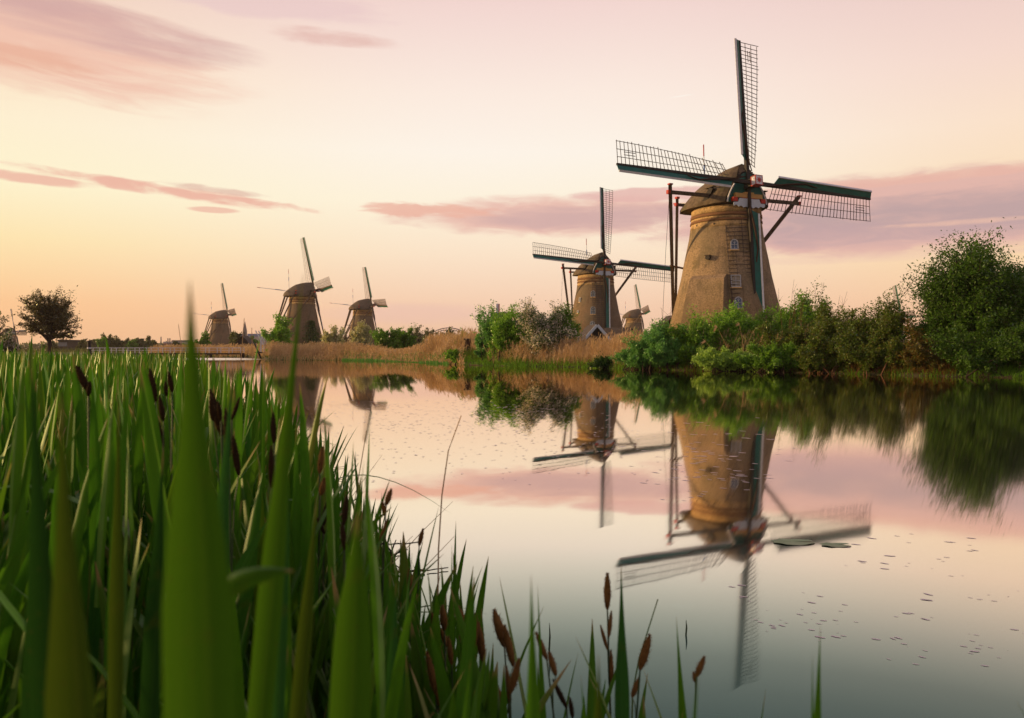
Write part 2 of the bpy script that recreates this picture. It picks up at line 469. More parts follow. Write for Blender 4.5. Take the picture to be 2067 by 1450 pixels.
# ------------------------------------------------------------------ mesh helper
class MB:
    def __init__(s):
        s.v, s.f = [], []

    def add(s, vs, fs):
        o = len(s.v)
        s.v.extend([tuple(v) for v in vs])
        s.f.extend([tuple(i + o for i in f) for f in fs])
        return s

    def box(s, lo, hi):
        x0, y0, z0 = lo
        x1, y1, z1 = hi
        return s.add([(x0, y0, z0), (x1, y0, z0), (x1, y1, z0), (x0, y1, z0), (x0, y0, z1), (x1, y0, z1), (x1, y1, z1), (x0, y1, z1)],
                     [(3, 2, 1, 0), (4, 5, 6, 7), (0, 1, 5, 4), (1, 2, 6, 5), (2, 3, 7, 6), (3, 0, 4, 7)])

    def beam(s, p0, p1, w0, w1=None, h0=None, h1=None, up=None):
        p0, p1 = Vector(p0), Vector(p1)
        w1 = w0 if w1 is None else w1
        h0 = w0 if h0 is None else h0
        h1 = (h0 * w1 / w0) if h1 is None else h1
        d = (p1 - p0).normalized()
        u = Vector(up) if up is not None else (Vector((0, 0, 1)) if abs(d.z) < .9 else Vector((0, 1, 0)))
        a = d.cross(u).normalized()
        b = a.cross(d).normalized()
        vs = []
        for p, w, h in ((p0, w0, h0), (p1, w1, h1)):
            for sa, sb in ((-1, -1), (1, -1), (1, 1), (-1, 1)):
                vs.append(p + a * (sa * w / 2) + b * (sb * h / 2))
        return s.add(vs, [(3, 2, 1, 0), (4, 5, 6, 7), (0, 1, 5, 4), (1, 2, 6, 5), (2, 3, 7, 6), (3, 0, 4, 7)])

    def tube(s, pts, rad, n=6):
        pts = [Vector(p) for p in pts]
        if not hasattr(rad, '__len__'):
            rad = [rad] * len(pts)
        vs = []
        for i, p in enumerate(pts):
            d = (pts[min(i + 1, len(pts) - 1)] - pts[max(i - 1, 0)]).normalized()
            u = Vector((0, 0, 1)) if abs(d.z) < .95 else Vector((1, 0, 0))
            a = d.cross(u).normalized()
            b = a.cross(d)
            for k in range(n):
                t = 2 * math.pi * k / n
                vs.append(p + (a * math.cos(t) + b * math.sin(t)) * rad[i])
        fs = []
        for i in range(len(pts) - 1):
            for k in range(n):
                k2 = (k + 1) % n
                fs.append((i * n + k, i * n + k2, (i + 1) * n + k2, (i + 1) * n + k))
        fs.append(tuple(range(n))[::-1])
        fs.append(tuple((len(pts) - 1) * n + k for k in range(n)))
        return s.add(vs, fs)

    def lathe(s, prof, n=48, cap=True):
        vs = [(r * math.cos(2 * math.pi * k / n), r * math.sin(2 * math.pi * k / n), z) for r, z in prof for k in range(n)]
        fs = [(i * n + k, i * n + (k + 1) % n, (i + 1) * n + (k + 1) % n, (i + 1) * n + k) for i in range(len(prof) - 1) for k in range(n)]
        if cap:
            fs.append(tuple((len(prof) - 1) * n + k for k in range(n)))
        return s.add(vs, fs)

    def prism(s, poly, axis_vec):
        """poly: list of 3d points (planar), extruded along axis_vec"""
        n = len(poly)
        a = Vector(axis_vec)
        vs = [Vector(p) for p in poly] + [Vector(p) + a for p in poly]
        fs = [tuple(range(n))[::-1], tuple(range(n, 2 * n))] + [(k, (k + 1) % n, n + (k + 1) % n, n + k) for k in range(n)]
        return s.add(vs, fs)

    def mesh(s, name, mat, smooth=False):
        me = bpy.data.meshes.new(name)
        me.from_pydata(s.v, [], s.f)
        me.materials.append(mat)
        if smooth:
            me.shade_smooth()
        return me

    def obj(s, name, mat, parent=None, smooth=False):
        return link(name, s.mesh(name, mat, smooth), parent)


def link(name, me, parent=None, mw=None):
    o = bpy.data.objects.new(name, me)
    COL.objects.link(o)
    if parent is not None:
        o.parent = parent
    if mw is not None:
        o.matrix_local = mw
    return o


def np_mesh(name, V, F, mat, attr=None, smooth=False):
    """V (n,3) ; F (m,k) with one k for all faces"""
    V = np.ascontiguousarray(V, np.float32)
    F = np.ascontiguousarray(F, np.int32)
    me = bpy.data.meshes.new(name)
    me.vertices.add(len(V))
    me.vertices.foreach_set('co', V.ravel())
    k = F.shape[1]
    me.loops.add(F.size)
    me.loops.foreach_set('vertex_index', F.ravel())
    me.polygons.add(len(F))
    me.polygons.foreach_set('loop_start', np.arange(0, F.size, k, dtype=np.int32))
    me.update(calc_edges=True)
    if attr is not None:
        ca = me.color_attributes.new('along', 'FLOAT_COLOR', 'POINT')
        ca.data.foreach_set('color', np.ascontiguousarray(attr, np.float32).ravel())
    me.materials.append(mat)
    if smooth:
        me.shade_smooth()
    me.validate()
    return me


def tag(o, label=None, cat=None, group=None, kind=None):
    if label:
        o['label'] = label
    if cat:
        o['category'] = cat
    if group:
        o['group'] = group
    if kind:
        o['kind'] = kind
    return o


def empty(name, loc, rz=0.0):
    o = bpy.data.objects.new(name, None)
    COL.objects.link(o)
    o.location = loc
    o.rotation_euler = (0, 0, rz)
    o.empty_display_size = .3
    return o


# ------------------------------------------------------------------ water
def make_water():
    m, T, out = base_mat('still river water')
    g = T.n('ShaderNodeNewGeometry')
    pos = g.outputs['Position']
    s3 = T.n('ShaderNodeSeparateXYZ')
    T.l(pos, s3.inputs[0])
    lw = T.n('ShaderNodeLayerWeight')
    lw.inputs['Blend'].default_value = .5
    refl = T.ramp(lw.outputs['Facing'], [(0.0, (.02,) * 3), (.575, (.11,) * 3), (.62, (.18,) * 3), (.65, (.25,) * 3), (.69, (.44,) * 3), (.73, (.66,) * 3), (.765, (.82,) * 3),
                                         (.80, (.93,) * 3), (.93, (.98,) * 3), (1.0, (1,) * 3)])
    # a strip of breeze-ruffled water beyond the reeds
    wob = T.m('MULTIPLY', T.m('SUBTRACT', T.noise(pos, .05, 4), .5), 9.0)
    yb = T.m('ADD', s3.outputs[1], wob)
    strip = T.m('MULTIPLY', T.m('MULTIPLY', T.sstep(yb, 99, 103), T.sstep(yb, 134, 130)), T.sstep(s3.outputs[0], -33, -35))
    rl = T.m('MULTIPLY_ADD', strip, .42, T.m('MULTIPLY_ADD', T.sstep(T.noise(pos, .06, 3), .4, .7), .006, .026))
    # thin bright lines of ripple in front of the far bank
    vec = T.xyz(T.m('MULTIPLY', s3.outputs[0], .12), T.m('MULTIPLY', s3.outputs[1], 1.1), 0.0)
    line = T.m('MULTIPLY', T.sstep(T.noise(vec, 1.0, 2), .70, .76), T.sstep(s3.outputs[1], 26, 32))
    rl = T.m('MULTIPLY_ADD', line, .10, rl)
    gl = T.n('ShaderNodeBsdfAnisotropic')
    gl.distribution = 'GGX'
    T.l(rl, gl.inputs['Roughness'])
    gl.inputs['Anisotropy'].default_value = .87
    T.l(T.xyz(1.0, 0.0, 0.0), gl.inputs['Tangent'])
    gl.inputs['Rotation'].default_value = 0.25
    T.l(T.ramp(lw.outputs['Facing'], [(.57, (.55, .95, .88)), (.66, (.72, .93, .84)), (.76, (.99, .905, .815)), (1.0, (.99, .92, .84))]), gl.inputs[0])
    bp = T.n('ShaderNodeBump')
    bp.inputs['Strength'].default_value = .006
    bp.inputs['Distance'].default_value = .05
    nz = T.noise(T.xyz(T.m('MULTIPLY', s3.outputs[0], .5), T.m('MULTIPLY', s3.outputs[1], 1.0), 0.0), 1.6, 3)
    T.l(nz, bp.inputs['Height'])
    T.l(bp.outputs[0], gl.inputs['Normal'])
    df = T.n('ShaderNodeBsdfDiffuse')
    df.inputs[0].default_value = (.022, .062, .048, 1)
    mx = T.n('ShaderNodeMixShader')
    T.l(refl, mx.inputs[0])
    T.l(df.outputs[0], mx.inputs[1])
    T.l(gl.outputs[0], mx.inputs[2])
    T.l(mx.outputs[0], out.inputs[0])
    mb = MB()
    gx = [-1900, -800, -200, -60, -25, -12, -6, -3, -1.5, 0, 1.5, 3, 6, 12, 25, 60, 200, 800, 1900]
    gy = [-60, -15, -4, 0, 1, 2, 3, 4, 5.5, 8, 12, 18, 27, 40, 65, 110, 200, 500, 1100, 1900]
    mb.add([(x, y, 0) for y in gy for x in gx], [(j * len(gx) + i, j * len(gx) + i + 1, (j + 1) * len(gx) + i + 1, (j + 1) * len(gx) + i)
                                                for j in range(len(gy) - 1) for i in range(len(gx) - 1)])
    tag(mb.obj('water', m), kind='structure')


make_water()


# ------------------------------------------------------------------ land
def shore_far():
    px = [(-900, 165), (-400, 165), (100, 165), (300, 163), (430, 152), (490, 144), (528, 126), (545, 104), (580, 100), (640, 99), (700, 97), (760, 92),
          (800, 86), (850, 79), (900, 71), (930, 66.5), (985, 62), (1040, 59), (1110, 57.5), (1190, 55.5), (1250, 50.5), (1320, 48.5), (1400, 47),
          (1480, 45.5), (1560, 43.5), (1640, 41.5), (1720, 39.5), (1800, 37.8), (1880, 36), (1960, 35), (2067, 33.8), (2200, 32.5)]
    pts = [((x - CX) / FPX * Y, Y) for x, Y in px]
    pts += [(32, 29), (48, 24), (80, 20), (160, 16)]
    return pts


FAR = shore_far()


def land_strip(name, pts, rows, offs_dir, mat):
    V, F = [], []
    n = len(pts)
    for j, (d, z) in enumerate(rows):
        for i, (x, y) in enumerate(pts):
            ox, oy = offs_dir(x, y)
            k = .25 * math.sin(i * 2.1 + j) if 0 < j < 4 else 0
            V.append((x + ox * (d + k), y + oy * (d + k), z + (.08 * math.sin(i * 1.7 + j * 2.3) if j > 1 else 0)))
    for j in range(len(rows) - 1):
        for i in range(n - 1):
            a = j * n + i
            F.append((a, a + 1, a + n + 1, a + n))
    mb = MB().add(V, F)
    return tag(mb.obj(name, mat, smooth=True), kind='structure')


def radial(x, y):
    l = math.hypot(x, y)
    return x / l, y / l


def dense(pts, k=3):
    out = []
    for i in range(len(pts) - 1):
        for q in range(k):
            t = q / k
            out.append((pts[i][0] * (1 - t) + pts[i + 1][0] * t, pts[i][1] * (1 - t) + pts[i + 1][1] * t))
    return out + [pts[-1]]


land_strip('far_bank', dense(FAR), [(0, -.4), (.15, .04), (.8, .22), (2.5, .42), (6, .6)], radial, M['bank'])
land_strip('meadow', dense(FAR), [(5.8, .56), (12, .75), (40, .8), (200, .8), (700, .8), (1700, .8)], radial, M['meadow'])

NEAR = [(1.0, 0.2), (.70, 1.15), (.36, 1.5), (.02, 1.85), (-.25, 2.2), (-.50, 2.6), (-.85, 3.4), (-1.15, 4.2), (-1.75, 5.6), (-2.75, 7.8), (-4.1, 10.7), (-6.2, 15.5),
        (-8.4, 20.5), (-11, 26), (-17, 36), (-32, 60), (-52, 98), (-76, 140), (-92, 164)]


def near_x(Y):
    ys = [p[1] for p in NEAR]
    xs = [p[0] for p in NEAR]
    return np.interp(Y, ys, xs)


land_strip('near_bank', [(1.6, -3)] + NEAR, [(0, -.3), (.05, -.02), (.5, .03), (3, .08), (9, .25), (60, .6), (400, .8)], lambda x, y: (-1.0, 0.0), M['litter'])

# ------------------------------------------------------------------ windmill
TOWER = [(6.0, 0.0), (5.85, .8), (5.38, 3.0), (4.78, 5.35), (4.15, 8.0), (3.85, 9.6), (3.44, 11.6), (3.22, 13.1), (3.14, 14.4)]


def tower_r(z):
    return float(np.interp(z, [p[1] for p in TOWER], [p[0] for p in TOWER]))


ARCH = [(1.0, 0.0), (1.0, .06), (.94, .19), (.82, .38), (.65, .58), (.45, .77), (.22, .93), (0.0, 1.0)]


def arch_ring(w, h, y, z0):
    pts = [(w * a, y, z0 + h * b) for a, b in ARCH]
    return pts + [(-p[0], p[1], p[2]) for p in pts[-2::-1]]


def sail_meshes(L, pale):
    """unit sail in its own frame: X towards the lattice, Y away from the wind, Z outwards"""
    d = {}
    lm = M['lathpale'] if pale else M['lath']
    d['stock'] = MB().beam((0, 0, 0), (0, 0, L), .34, .18, .34, .16, up=(0, 1, 0)).mesh('sail', M['pole'] if pale else M['dark'])
    d['lath'] = MB().box((0, -.022, -.022), (1, .022, .022)).mesh('lath', lm)
    mb = MB()
    mb.add([(-.14, -.10, 2.3), (-.70, -.34, 2.7), (-.62, -.26, L - .05), (-.08, -.06, L)], [(0, 1, 2, 3)])
    mb.add([(-.14, -.05, 2.3), (-.70, -.29, 2.7), (-.62, -.21, L - .05), (-.08, -.01, L)], [(3, 2, 1, 0)])
    mb.f += [(0, 4, 5, 1), (1, 5, 6, 2), (2, 6, 7, 3), (3, 7, 4, 0)]
    d['board'] = mb.mesh('leading_board', M['green'])
    d['edge'] = MB().beam((-.75, -.365, 2.7), (-.67, -.285, L - .05), .19, .19, .09, .09, up=(.4, 1, 0)).mesh('edge_strip', M['white'])
    pts = []
    for k in range(15):
        t = k / 14
        r = 1.3 + t * (L * .42)
        x = .30 - .95 * t ** .8 if t < .8 else .30 - .95 * .8 ** .8 + (t - .8) * 1.3
        pts.append((x, -.30 + .05 * math.sin(t * 9), r))
    d['cloth'] = MB().tube(pts, [.045 + .05 * math.sin(math.pi * k / 14) for k in range(15)], 6).mesh('rolled_sailcloth', M['cloth'])
    return d


def make_mill(label, hub_px, D, a_deg, tau_deg, phi_deg, detail, group=None, L=14.0, brick='brick', pale=False, fwd=3.5, base=None,
              grp_nm='windmill', windows=(), annex=False, tail_len=4.5, xscale=1.0):
    a, tau, phi = R(a_deg), R(tau_deg), R(phi_deg)
    hub_w = at(hub_px[0], hub_px[1], D)
    n = Vector((math.sin(a), -math.cos(a), 0))
    z0 = hub_w.z - 16.2
    c = hub_w - n * fwd
    root = empty(grp_nm, (c.x, c.y, z0), a)
    tag(root, label, 'windmill', group)
    seg = {2: 96, 1: 48, 0: 24}[detail]
    MB().lathe(TOWER, seg).obj('tower', M[brick], root, True)
    for (za, zb, pr, mt, nm) in ((13.78, 14.4, .05, 'creambrick', 'frieze'), (13.45, 13.74, .10, 'band', 'brick_band'), (13.24, 13.43, .03, 'creambrick', 'frieze'),
                                 (13.0, 13.2, .09, 'band', 'brick_band'), (12.45, 12.97, .012, 'creambrick', 'frieze')):
        ra, rb = tower_r(za), tower_r(zb)
        MB().lathe([(ra - .02, za), (ra + pr, za), (rb + pr, zb), (rb - .02, zb)], seg, False).obj(nm, M[mt], root, True)
    # thatched cap
    E0 = 14.5
    st = [(2.95, 2.35, 3.0, .05), (2.65, 2.75, 3.5, .0), (2.3, 3.0, 3.85, 0), (.9, 3.55, 3.75, -.05), (-.5, 3.75, 3.5, -.10), (-1.7, 3.65, 3.15, -.10),
          (-2.9, 3.2, 2.3, -.05), (-3.9, 2.5, 1.5, 0), (-4.5, 1.5, .8, .08)]
    mb = MB()
    rings = [arch_ring(w, h, -f, E0 + dz_) for f, w, h, dz_ in st]
    k = len(rings[0])
    vs = [p for r_ in rings for p in r_]
    jit = random.Random(3)
    vs = [(x + jit.uniform(-.03, .03), y, z + jit.uniform(-.04, .04)) for x, y, z in vs]
    fs = [(i * k + j, i * k + j + 1, (i + 1) * k + j + 1, (i + 1) * k + j) for i in range(len(rings) - 1) for j in range(k - 1)]
    for i in range(len(rings) - 1):
        fs.append((i * k, (i + 1) * k, (i + 1) * k + k - 1, i * k + k - 1))
    fs.append(tuple((len(rings) - 1) * k + j for j in range(k))[::-1])
    mb.add(vs, fs)
    cap = mb.obj('cap', M['thatch'], root)
    # front of the cap: green boarding, white edging, slats above, beam and scalloped board
    w_, h_ = 2.15, 2.9
    face = arch_ring(w_ * .99, h_ * .99, -3.97, E0 + .05)
    MB().prism(face, (0, -.06, 0)).obj('front_boarding', M['green'], root)
    if detail >= 1:
        for sgn in (-1, 1):
            pts = [(sgn * w_ * x * 1.01, -4.06, E0 + .05 + h_ * z) for x, z in ARCH[:5]]
            eb = MB()
            for p, q in zip(pts, pts[1:]):
                eb.beam(p, q, .10, .10, .12, .12, up=(0, 1, 0))
            eb.obj('edge_board', M['white'], root)
        for i in range(8):
            t = i / 7
            yy = -(3.96 - .66 * t) - .08
            zz = E0 + 2.45 + 1.22 * t
            hw = .95 * (1 - t) ** .7 + .22
            MB().box((-hw, yy - .05, zz - .05), (hw, yy + .22, zz + .05)).obj('slat', M['louvre'], root)
        MB().box((-1.5, -4.36, 14.98), (1.5, -4.05, 15.36)).obj('weather_beam', M['ochre'], root)
        MB().box((-.5, -4.40, 15.32), (.5, -4.08, 15.48)).obj('beam_step', M['ochre'], root)
        for sgn in (-1, 1):
            MB().box((sgn * 1.55 - .24, -4.42, 14.58), (sgn * 1.55 + .24, -4.08, 14.96)).obj('bracket', M['red'], root)
        poly = []
        for i in range(33):
            x = -1.72 + 3.44 * i / 32
            poly.append((x, -4.40, 13.98 + .14 * abs(math.sin(i * .62)) + .10 * abs(x)))
        poly += [(1.76, -4.40, 14.50), (1.25, -4.4, 14.54), (1.1, -4.4, 14.90), (-1.1, -4.4, 14.90), (-1.25, -4.4, 14.54), (-1.76, -4.4, 14.50)]
        MB().prism(poly, (0, .05, 0)).obj('scalloped_board', M['whiteblue'], root)
        MB().prism([(-.9, -4.45, 14.91), (.9, -4.45, 14.91), (.9, -4.45, 14.945), (-.9, -4.45, 14.945)], (0, .04, 0)).obj('painted_line', M['red'], root)
    for ch_ in [o_ for o_ in COL.objects if o_.parent is root and o_.name.split('.')[0] in
                ('front_boarding', 'edge_board', 'slat', 'weather_beam', 'beam_step', 'bracket', 'scalloped_board', 'painted_line')]:
        ch_.location.y += 1.0
    # windshaft
    nn = Vector((0, -math.cos(tau), math.sin(tau)))
    hub = Vector((0, -fwd, 16.2))
    MB().tube([hub - nn * 2.2, hub + nn * .5], .30, 12).obj('windshaft', M['dark'], root)
    # hub casing with its star
    fr = Matrix.Identity(4)
    U0 = Vector((0, math.sin(tau), math.cos(tau)))
    S0 = Vector((1, 0, 0))
    U = U0 * math.cos(phi) + S0 * math.sin(phi)
    S = S0 * math.cos(phi) - U0 * math.sin(phi)

    def frame(X, Y, Z, o):
        m = Matrix.Identity(4)
        for i in range(3):
            m[i][0], m[i][1], m[i][2], m[i][3] = X[i], Y[i], Z[i], o[i]
        return m
    mw = frame(S, -nn, U, hub)
    hm = MB().box((-.36, -1.22, -.42), (.36, -.56, .42)).mesh('hub_casing', M['white'])
    hb = link('hub_casing', hm, root, mw)
    rb = MB()
    for zz in (-.45, .39):
        rb.box((-.40, -1.24, zz), (.40, -.54, zz + .06))
    for xx in (-.405, .345):
        for yy in (-1.235, -.62):
            rb.box((xx, yy, -.41), (xx + .06, yy + .07, .41))
    link('red_trim', rb.mesh('red_trim', M['red']), hb)
    star = []
    for i in range(16):
        r_ = .30 if i % 2 == 0 else .12
        star.append((r_ * math.sin(i * math.pi / 8), -1.255, r_ * math.cos(i * math.pi / 8)))
    link('star', MB().prism(star, (0, .03, 0)).mesh('star', M['red']), hb)
    link('shaft_head', MB().box((-.34, -.55, -.34), (.34, .60, .34)).mesh('shaft_head', M['dark']), root, mw)
    # sails
    sm = sail_meshes(L, pale)
    N = 31
    rs = [2.35 + (L - .12 - 2.35) * i / (N - 1) for i in range(N)]
    WL = 2.15

    def theta(r):
        t = (r - 2.35) / (L - 2.35)
        return R(27 * (1 - t) ** 1.3 + 4)

    def rib(r, x):
        th = theta(r)
        return Vector((x * math.cos(th), x * math.sin(th) + .02, r))
    if detail < 2:
        lat = MB()
        wl = .05 if detail == 1 else .075
        for r_ in (rs if detail == 1 else rs[::1]):
            lat.beam(rib(r_, 0), rib(r_, WL), wl)
        for x in (.72, 1.42, WL):
            for r0, r1 in zip(rs[::3], rs[3::3]):
                lat.beam(rib(r0, x), rib(r1, x), wl)
        lattice = lat.mesh('lattice', M['lathpale'] if pale else M['lath'])
    else:
        bats = []
        for x in (.72, 1.42, WL):
            bm_ = MB()
            for r0, r1 in zip(rs[::2], rs[2::2] ):
                bm_.beam(rib(r0, x) + Vector((0, .03, 0)), rib(r1, x) + Vector((0, .03, 0)), .042)
            bats.append(bm_.mesh('batten', M['lath']))
    for idx, (RR, TT, off) in enumerate(((U, S, -.34), (S, -U, .34), (-U, -S, -.34), (-S, U, .34))):
        mw = frame(TT, -nn, RR, hub + nn * off)
        s = link('sail', sm['stock'], root, mw)
        link('leading_board', sm['board'], s)
        link('edge_strip', sm['edge'], s)
        link('rolled_sailcloth', sm['cloth'], s)
        if detail < 2:
            lo = link('lattice', lattice, s)
        else:
            for r_ in rs:
                th = theta(r_)
                m_ = Matrix.Translation((0, .02, r_)) @ Matrix.Rotation(th + random.gauss(0, .02), 4, 'Z') @ Matrix.Rotation(random.gauss(0, .007), 4, 'Y') @ Matrix.Diagonal((WL + random.uniform(.03, .12), 1, 1, 1))
                link('lath', sm['lath'], s, m_)
            for b_ in bats:
                link('batten', b_, s)
            for q in range(2):
                m_ = Matrix.Translation((.95 + q * .25, .08, L - 1.9)) @ Matrix.Rotation(-math.pi / 2, 4, 'Y') @ Matrix.Diagonal((1.1, 1, 1, 1))
                link('lath', sm['lath'], s, m_)
    # tail: spruits, braces, tail pole
    LS, SS, TZ = 7.4, 3.9, 1.4
    MB().beam((-LS, -1.5, 15.3), (LS, -1.5, 15.3), .30, .30).obj('cross_beam', M['pole'], root)
    MB().beam((-SS, 2.5, 15.1), (SS, 2.5, 15.1), .26, .26).obj('cross_beam', M['pole'], root)
    for sg in (-1, 1):
        MB().beam((sg * (LS - .1), -1.62, 15.95), (sg * .35, 8.1, TZ), .32, .30).obj('brace', M['pole'], root)
        MB().beam((sg * (SS - .1), 2.45, 15.7), (sg * .3, 8.0, TZ + .9), .27, .25).obj('brace', M['pole'], root)
        MB().box((sg * LS - .12, -1.67, 15.13), (sg * LS + .12, -1.33, 15.47)).obj('beam_end', M['red'], root)
        MB().box((sg * SS - .10, 2.35, 14.95), (sg * SS + .10, 2.65, 15.25)).obj('beam_end', M['red'], root)
        MB().box((sg * (LS - .1) - .18, -1.82, 15.92), (sg * (LS - .1) + .18, -1.46, 16.04)).obj('brace_cap', M['red'], root)
        MB().box((sg * (SS - .1) - .16, 2.25, 15.64), (sg * (SS - .1) + .16, 2.62, 15.83)).obj('brace_cap', M['red'], root)
    MB().beam((0, 4.2, 15.0), (0, 8.4, TZ - .3), .38, .30).obj('tail_pole', M['pole'], root)
    t_ = .46
    p = Vector((-LS * (1 - t_), -1.6 + t_ * 9.7, 15.9 - t_ * 14.5))
    MB().beam(p + Vector((-.5, -.3, 0)), (.5, 5.7, p.z), .16).obj('tie_beam', M['pole'], root)
    MB().tube([(-LS + .1, -1.5, 15.1), (-LS + .5, -.3, 10), (-LS + 1.3, 1.6, 2.2)], .02, 4).obj('chain', M['dark'], root)
    # flag pole and the painted tail stick
    fp = MB().tube([(0, 3.3, 16.4), (-.05, 3.45, 21.4)], [.06, .035], 6).obj('flagpole', M['white'], root)
    MB().tube([(0, 3.37, 18.4), (-.02, 3.40, 19.4)], .07, 6).obj('painted_band', M['blue'], fp)
    MB().tube([(-.04, 3.42, 20.3), (-.05, 3.45, 21.45)], .055, 6).obj('painted_band', M['red'], fp)
    ts = MB().tube([(0, 4.2, 15.9), (0, 4.2 + tail_len, 16.5)], [.09, .05], 6).obj('tail_stick', M['white'], root)
    MB().tube([(0, 5.0, 16.0), (0, 5.0 + tail_len * .25, 16.15)], .10, 6).obj('painted_band', M['blue'], ts)
    MB().tube([(0, 3.4 + tail_len, 16.4), (0, 4.2 + tail_len + .02, 16.51)], .07, 6).obj('painted_band', M['red'], ts)
    # notch where the front cross beam enters the thatch
    if detail >= 1:
        for sg in (-1, 1):
            MB().beam((sg * 3.12, -1.15, 14.72), (sg * 2.86, -1.75, 15.95), .55, .45, .5, .4).obj('beam_opening', M['dark'], root)
            MB().beam((sg * 2.9, -2.15, 16.06), (sg * 3.02, -1.05, 16.0), .42, .42, .07, .07).obj('opening_hood', M['thatch'], root)
    # windows
    inv = root.matrix_basis.inverted()
    camp = Vector((0, 0, CH))
    root_m = Matrix.Translation(root.location) @ Matrix.Rotation(a, 4, 'Z')
    invm = root_m.inverted()
    for (x, y, w, h, kind) in windows:
        d = at(x, y, 1.0) - camp
        t = D - 2
        hit = None
        for _ in range(4000):
            P = camp + d * t
            q = invm @ P
            if math.hypot(q.x, q.y) <= tower_r(q.z):
                hit = q
                break
            t += .004
        if hit is None:
            continue
        ang = math.atan2(hit.y, hit.x)
        r_ = math.hypot(hit.x, hit.y)
        slope = math.atan2(tower_r(hit.z - .5) - tower_r(hit.z + .5), 1.0)
        fm = Matrix.Translation(hit) @ Matrix.Rotation(ang + math.pi / 2, 4, 'Z') @ Matrix.Rotation(-slope * .6, 4, 'X')
        # local: X right, -Y outwards, Z up
        if kind == 'hole':
            link('put_hole', MB().box((-w / 2, -.06, -h / 2), (w / 2, .1, h / 2)).mesh('put_hole', M['dark']), root, fm)
            continue
        if kind == 'lamp':
            lm_ = link('wall_vent', MB().tube([(0, .1, 0), (0, -.35, -.02)], [.17, .22], 10).mesh('wall_vent', M['dark']), root, fm)
            link('vent_hood', MB().box((-.26, -.42, .16), (.26, .05, .22)).mesh('vent_hood', M['pole']), lm_)
            continue
        hw, hh = w / 2, h / 2
        if kind == 'arch':
            op = [(-hw, -.09, -hh), (hw, -.09, -hh)] + [(hw * math.cos(R(t2)), -.09, hh * .45 + hw * math.sin(R(t2))) for t2 in range(0, 181, 20)]
        else:
            op = [(-hw, -.09, -hh), (hw, -.09, -hh), (hw, -.09, hh), (-hw, -.09, hh)]
        win = link('window', MB().prism([(p_[0] * 1.0, p_[1] + .03, p_[2]) for p_ in op], (0, .2, 0)).mesh('window', M['curtain'] if kind == 'sash' else M['glass']), root, fm)
        fb = MB()
        ring = op + [op[0]]
        for p_, q_ in zip(ring, ring[1:]):
            fb.beam(p_, q_, .07, .07, .10, .10, up=(0, 1, 0))
        link('window_frame', fb.mesh('window_frame', M['frame']), win)
        gb = MB()
        gb.beam((0, -.10, -hh), (0, -.10, hh * (.95 if kind != 'arch' else 1.0)), .035)
        gb.beam((-hw, -.105, .02), (hw, -.105, .02), .04)
        if kind == 'arch':
            gb.beam((0, -.10, hh * .35), (-hw * .6, -.10, hh * .9), .03)
            gb.beam((0, -.10, hh * .35), (hw * .6, -.10, hh * .9), .03)
        else:
            gb.beam((-hw, -.105, -hh * .5), (hw, -.105, -hh * .5), .03)
        link('glazing_bars', gb.mesh('glazing_bars', M['frame']), win)
        link('window_sill', MB().box((-hw - .1, -.16, -hh - .12), (hw + .1, .05, -hh - .03)).mesh('window_sill', M['cream']), win)
    if annex:
        # sloping brick buttress against the tower's foot, on its sunlit side
        th = R(annex)
        d_ = Vector((math.cos(th), math.sin(th), 0))
        s_ = Vector((-math.sin(th), math.cos(th), 0))
        rot = Matrix.Rotation(-a, 3, 'Z')
        d_, s_ = rot @ d_, rot @ s_
        sec = []
        for (z, ro, hw) in ((0, 7.1, 2.2), (3, 6.35, 1.95), (5.4, 5.65, 1.8), (7.55, 4.95, 1.6), (7.95, 4.3, 1.6)):
            for sg in (-1, 1):
                sec.append(d_ * ro + s_ * sg * hw + Vector((0, 0, z)))
            for sg in (1, -1):
                sec.append(d_ * 2.0 + s_ * sg * hw + Vector((0, 0, z + (.1 if z > 7.8 else 0))))
        fs = [(i * 4 + j, i * 4 + (j + 1) % 4, (i + 1) * 4 + (j + 1) % 4, (i + 1) * 4 + j) for i in range(4) for j in range(4)]
        fs.append((16, 17, 18, 19))
        MB().add(sec, fs).obj('buttress', M[brick], root)
    return root


make_mill('nearest and largest brick windmill with thatched cap and green sails, behind the leafy bank', (1514.5, 372), 71.8, 22.3, 7.4, 1.9, 2,
          group='windmills along the river', annex=235,
          windows=[(1482, 495, .62, .80, 'arch'), (1485, 568, .82, 1.05, 'sash'), (1490, 612, .62, .95, 'arch'), (1407, 456, .12, .14, 'hole'),
                   (1442, 452, .14, .14, 'hole'), (1431, 521, .3, .3, 'lamp')])
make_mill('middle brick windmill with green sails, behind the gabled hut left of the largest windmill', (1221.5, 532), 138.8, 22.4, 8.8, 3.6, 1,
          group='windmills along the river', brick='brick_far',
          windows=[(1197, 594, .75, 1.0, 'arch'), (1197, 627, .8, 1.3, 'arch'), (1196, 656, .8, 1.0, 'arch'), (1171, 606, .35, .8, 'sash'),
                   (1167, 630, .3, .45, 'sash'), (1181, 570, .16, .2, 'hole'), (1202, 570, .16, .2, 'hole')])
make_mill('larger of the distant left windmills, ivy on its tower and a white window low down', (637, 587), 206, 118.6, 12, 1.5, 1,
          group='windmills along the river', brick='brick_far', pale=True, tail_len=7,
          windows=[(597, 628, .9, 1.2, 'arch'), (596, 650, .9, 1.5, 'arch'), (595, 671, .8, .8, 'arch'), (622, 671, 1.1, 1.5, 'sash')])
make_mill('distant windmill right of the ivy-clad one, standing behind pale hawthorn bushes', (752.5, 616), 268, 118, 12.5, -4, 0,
          group='windmills along the river', brick='brick_far', pale=True, L=13, tail_len=7, windows=[(721, 650, 1.0, 1.6, 'arch')])
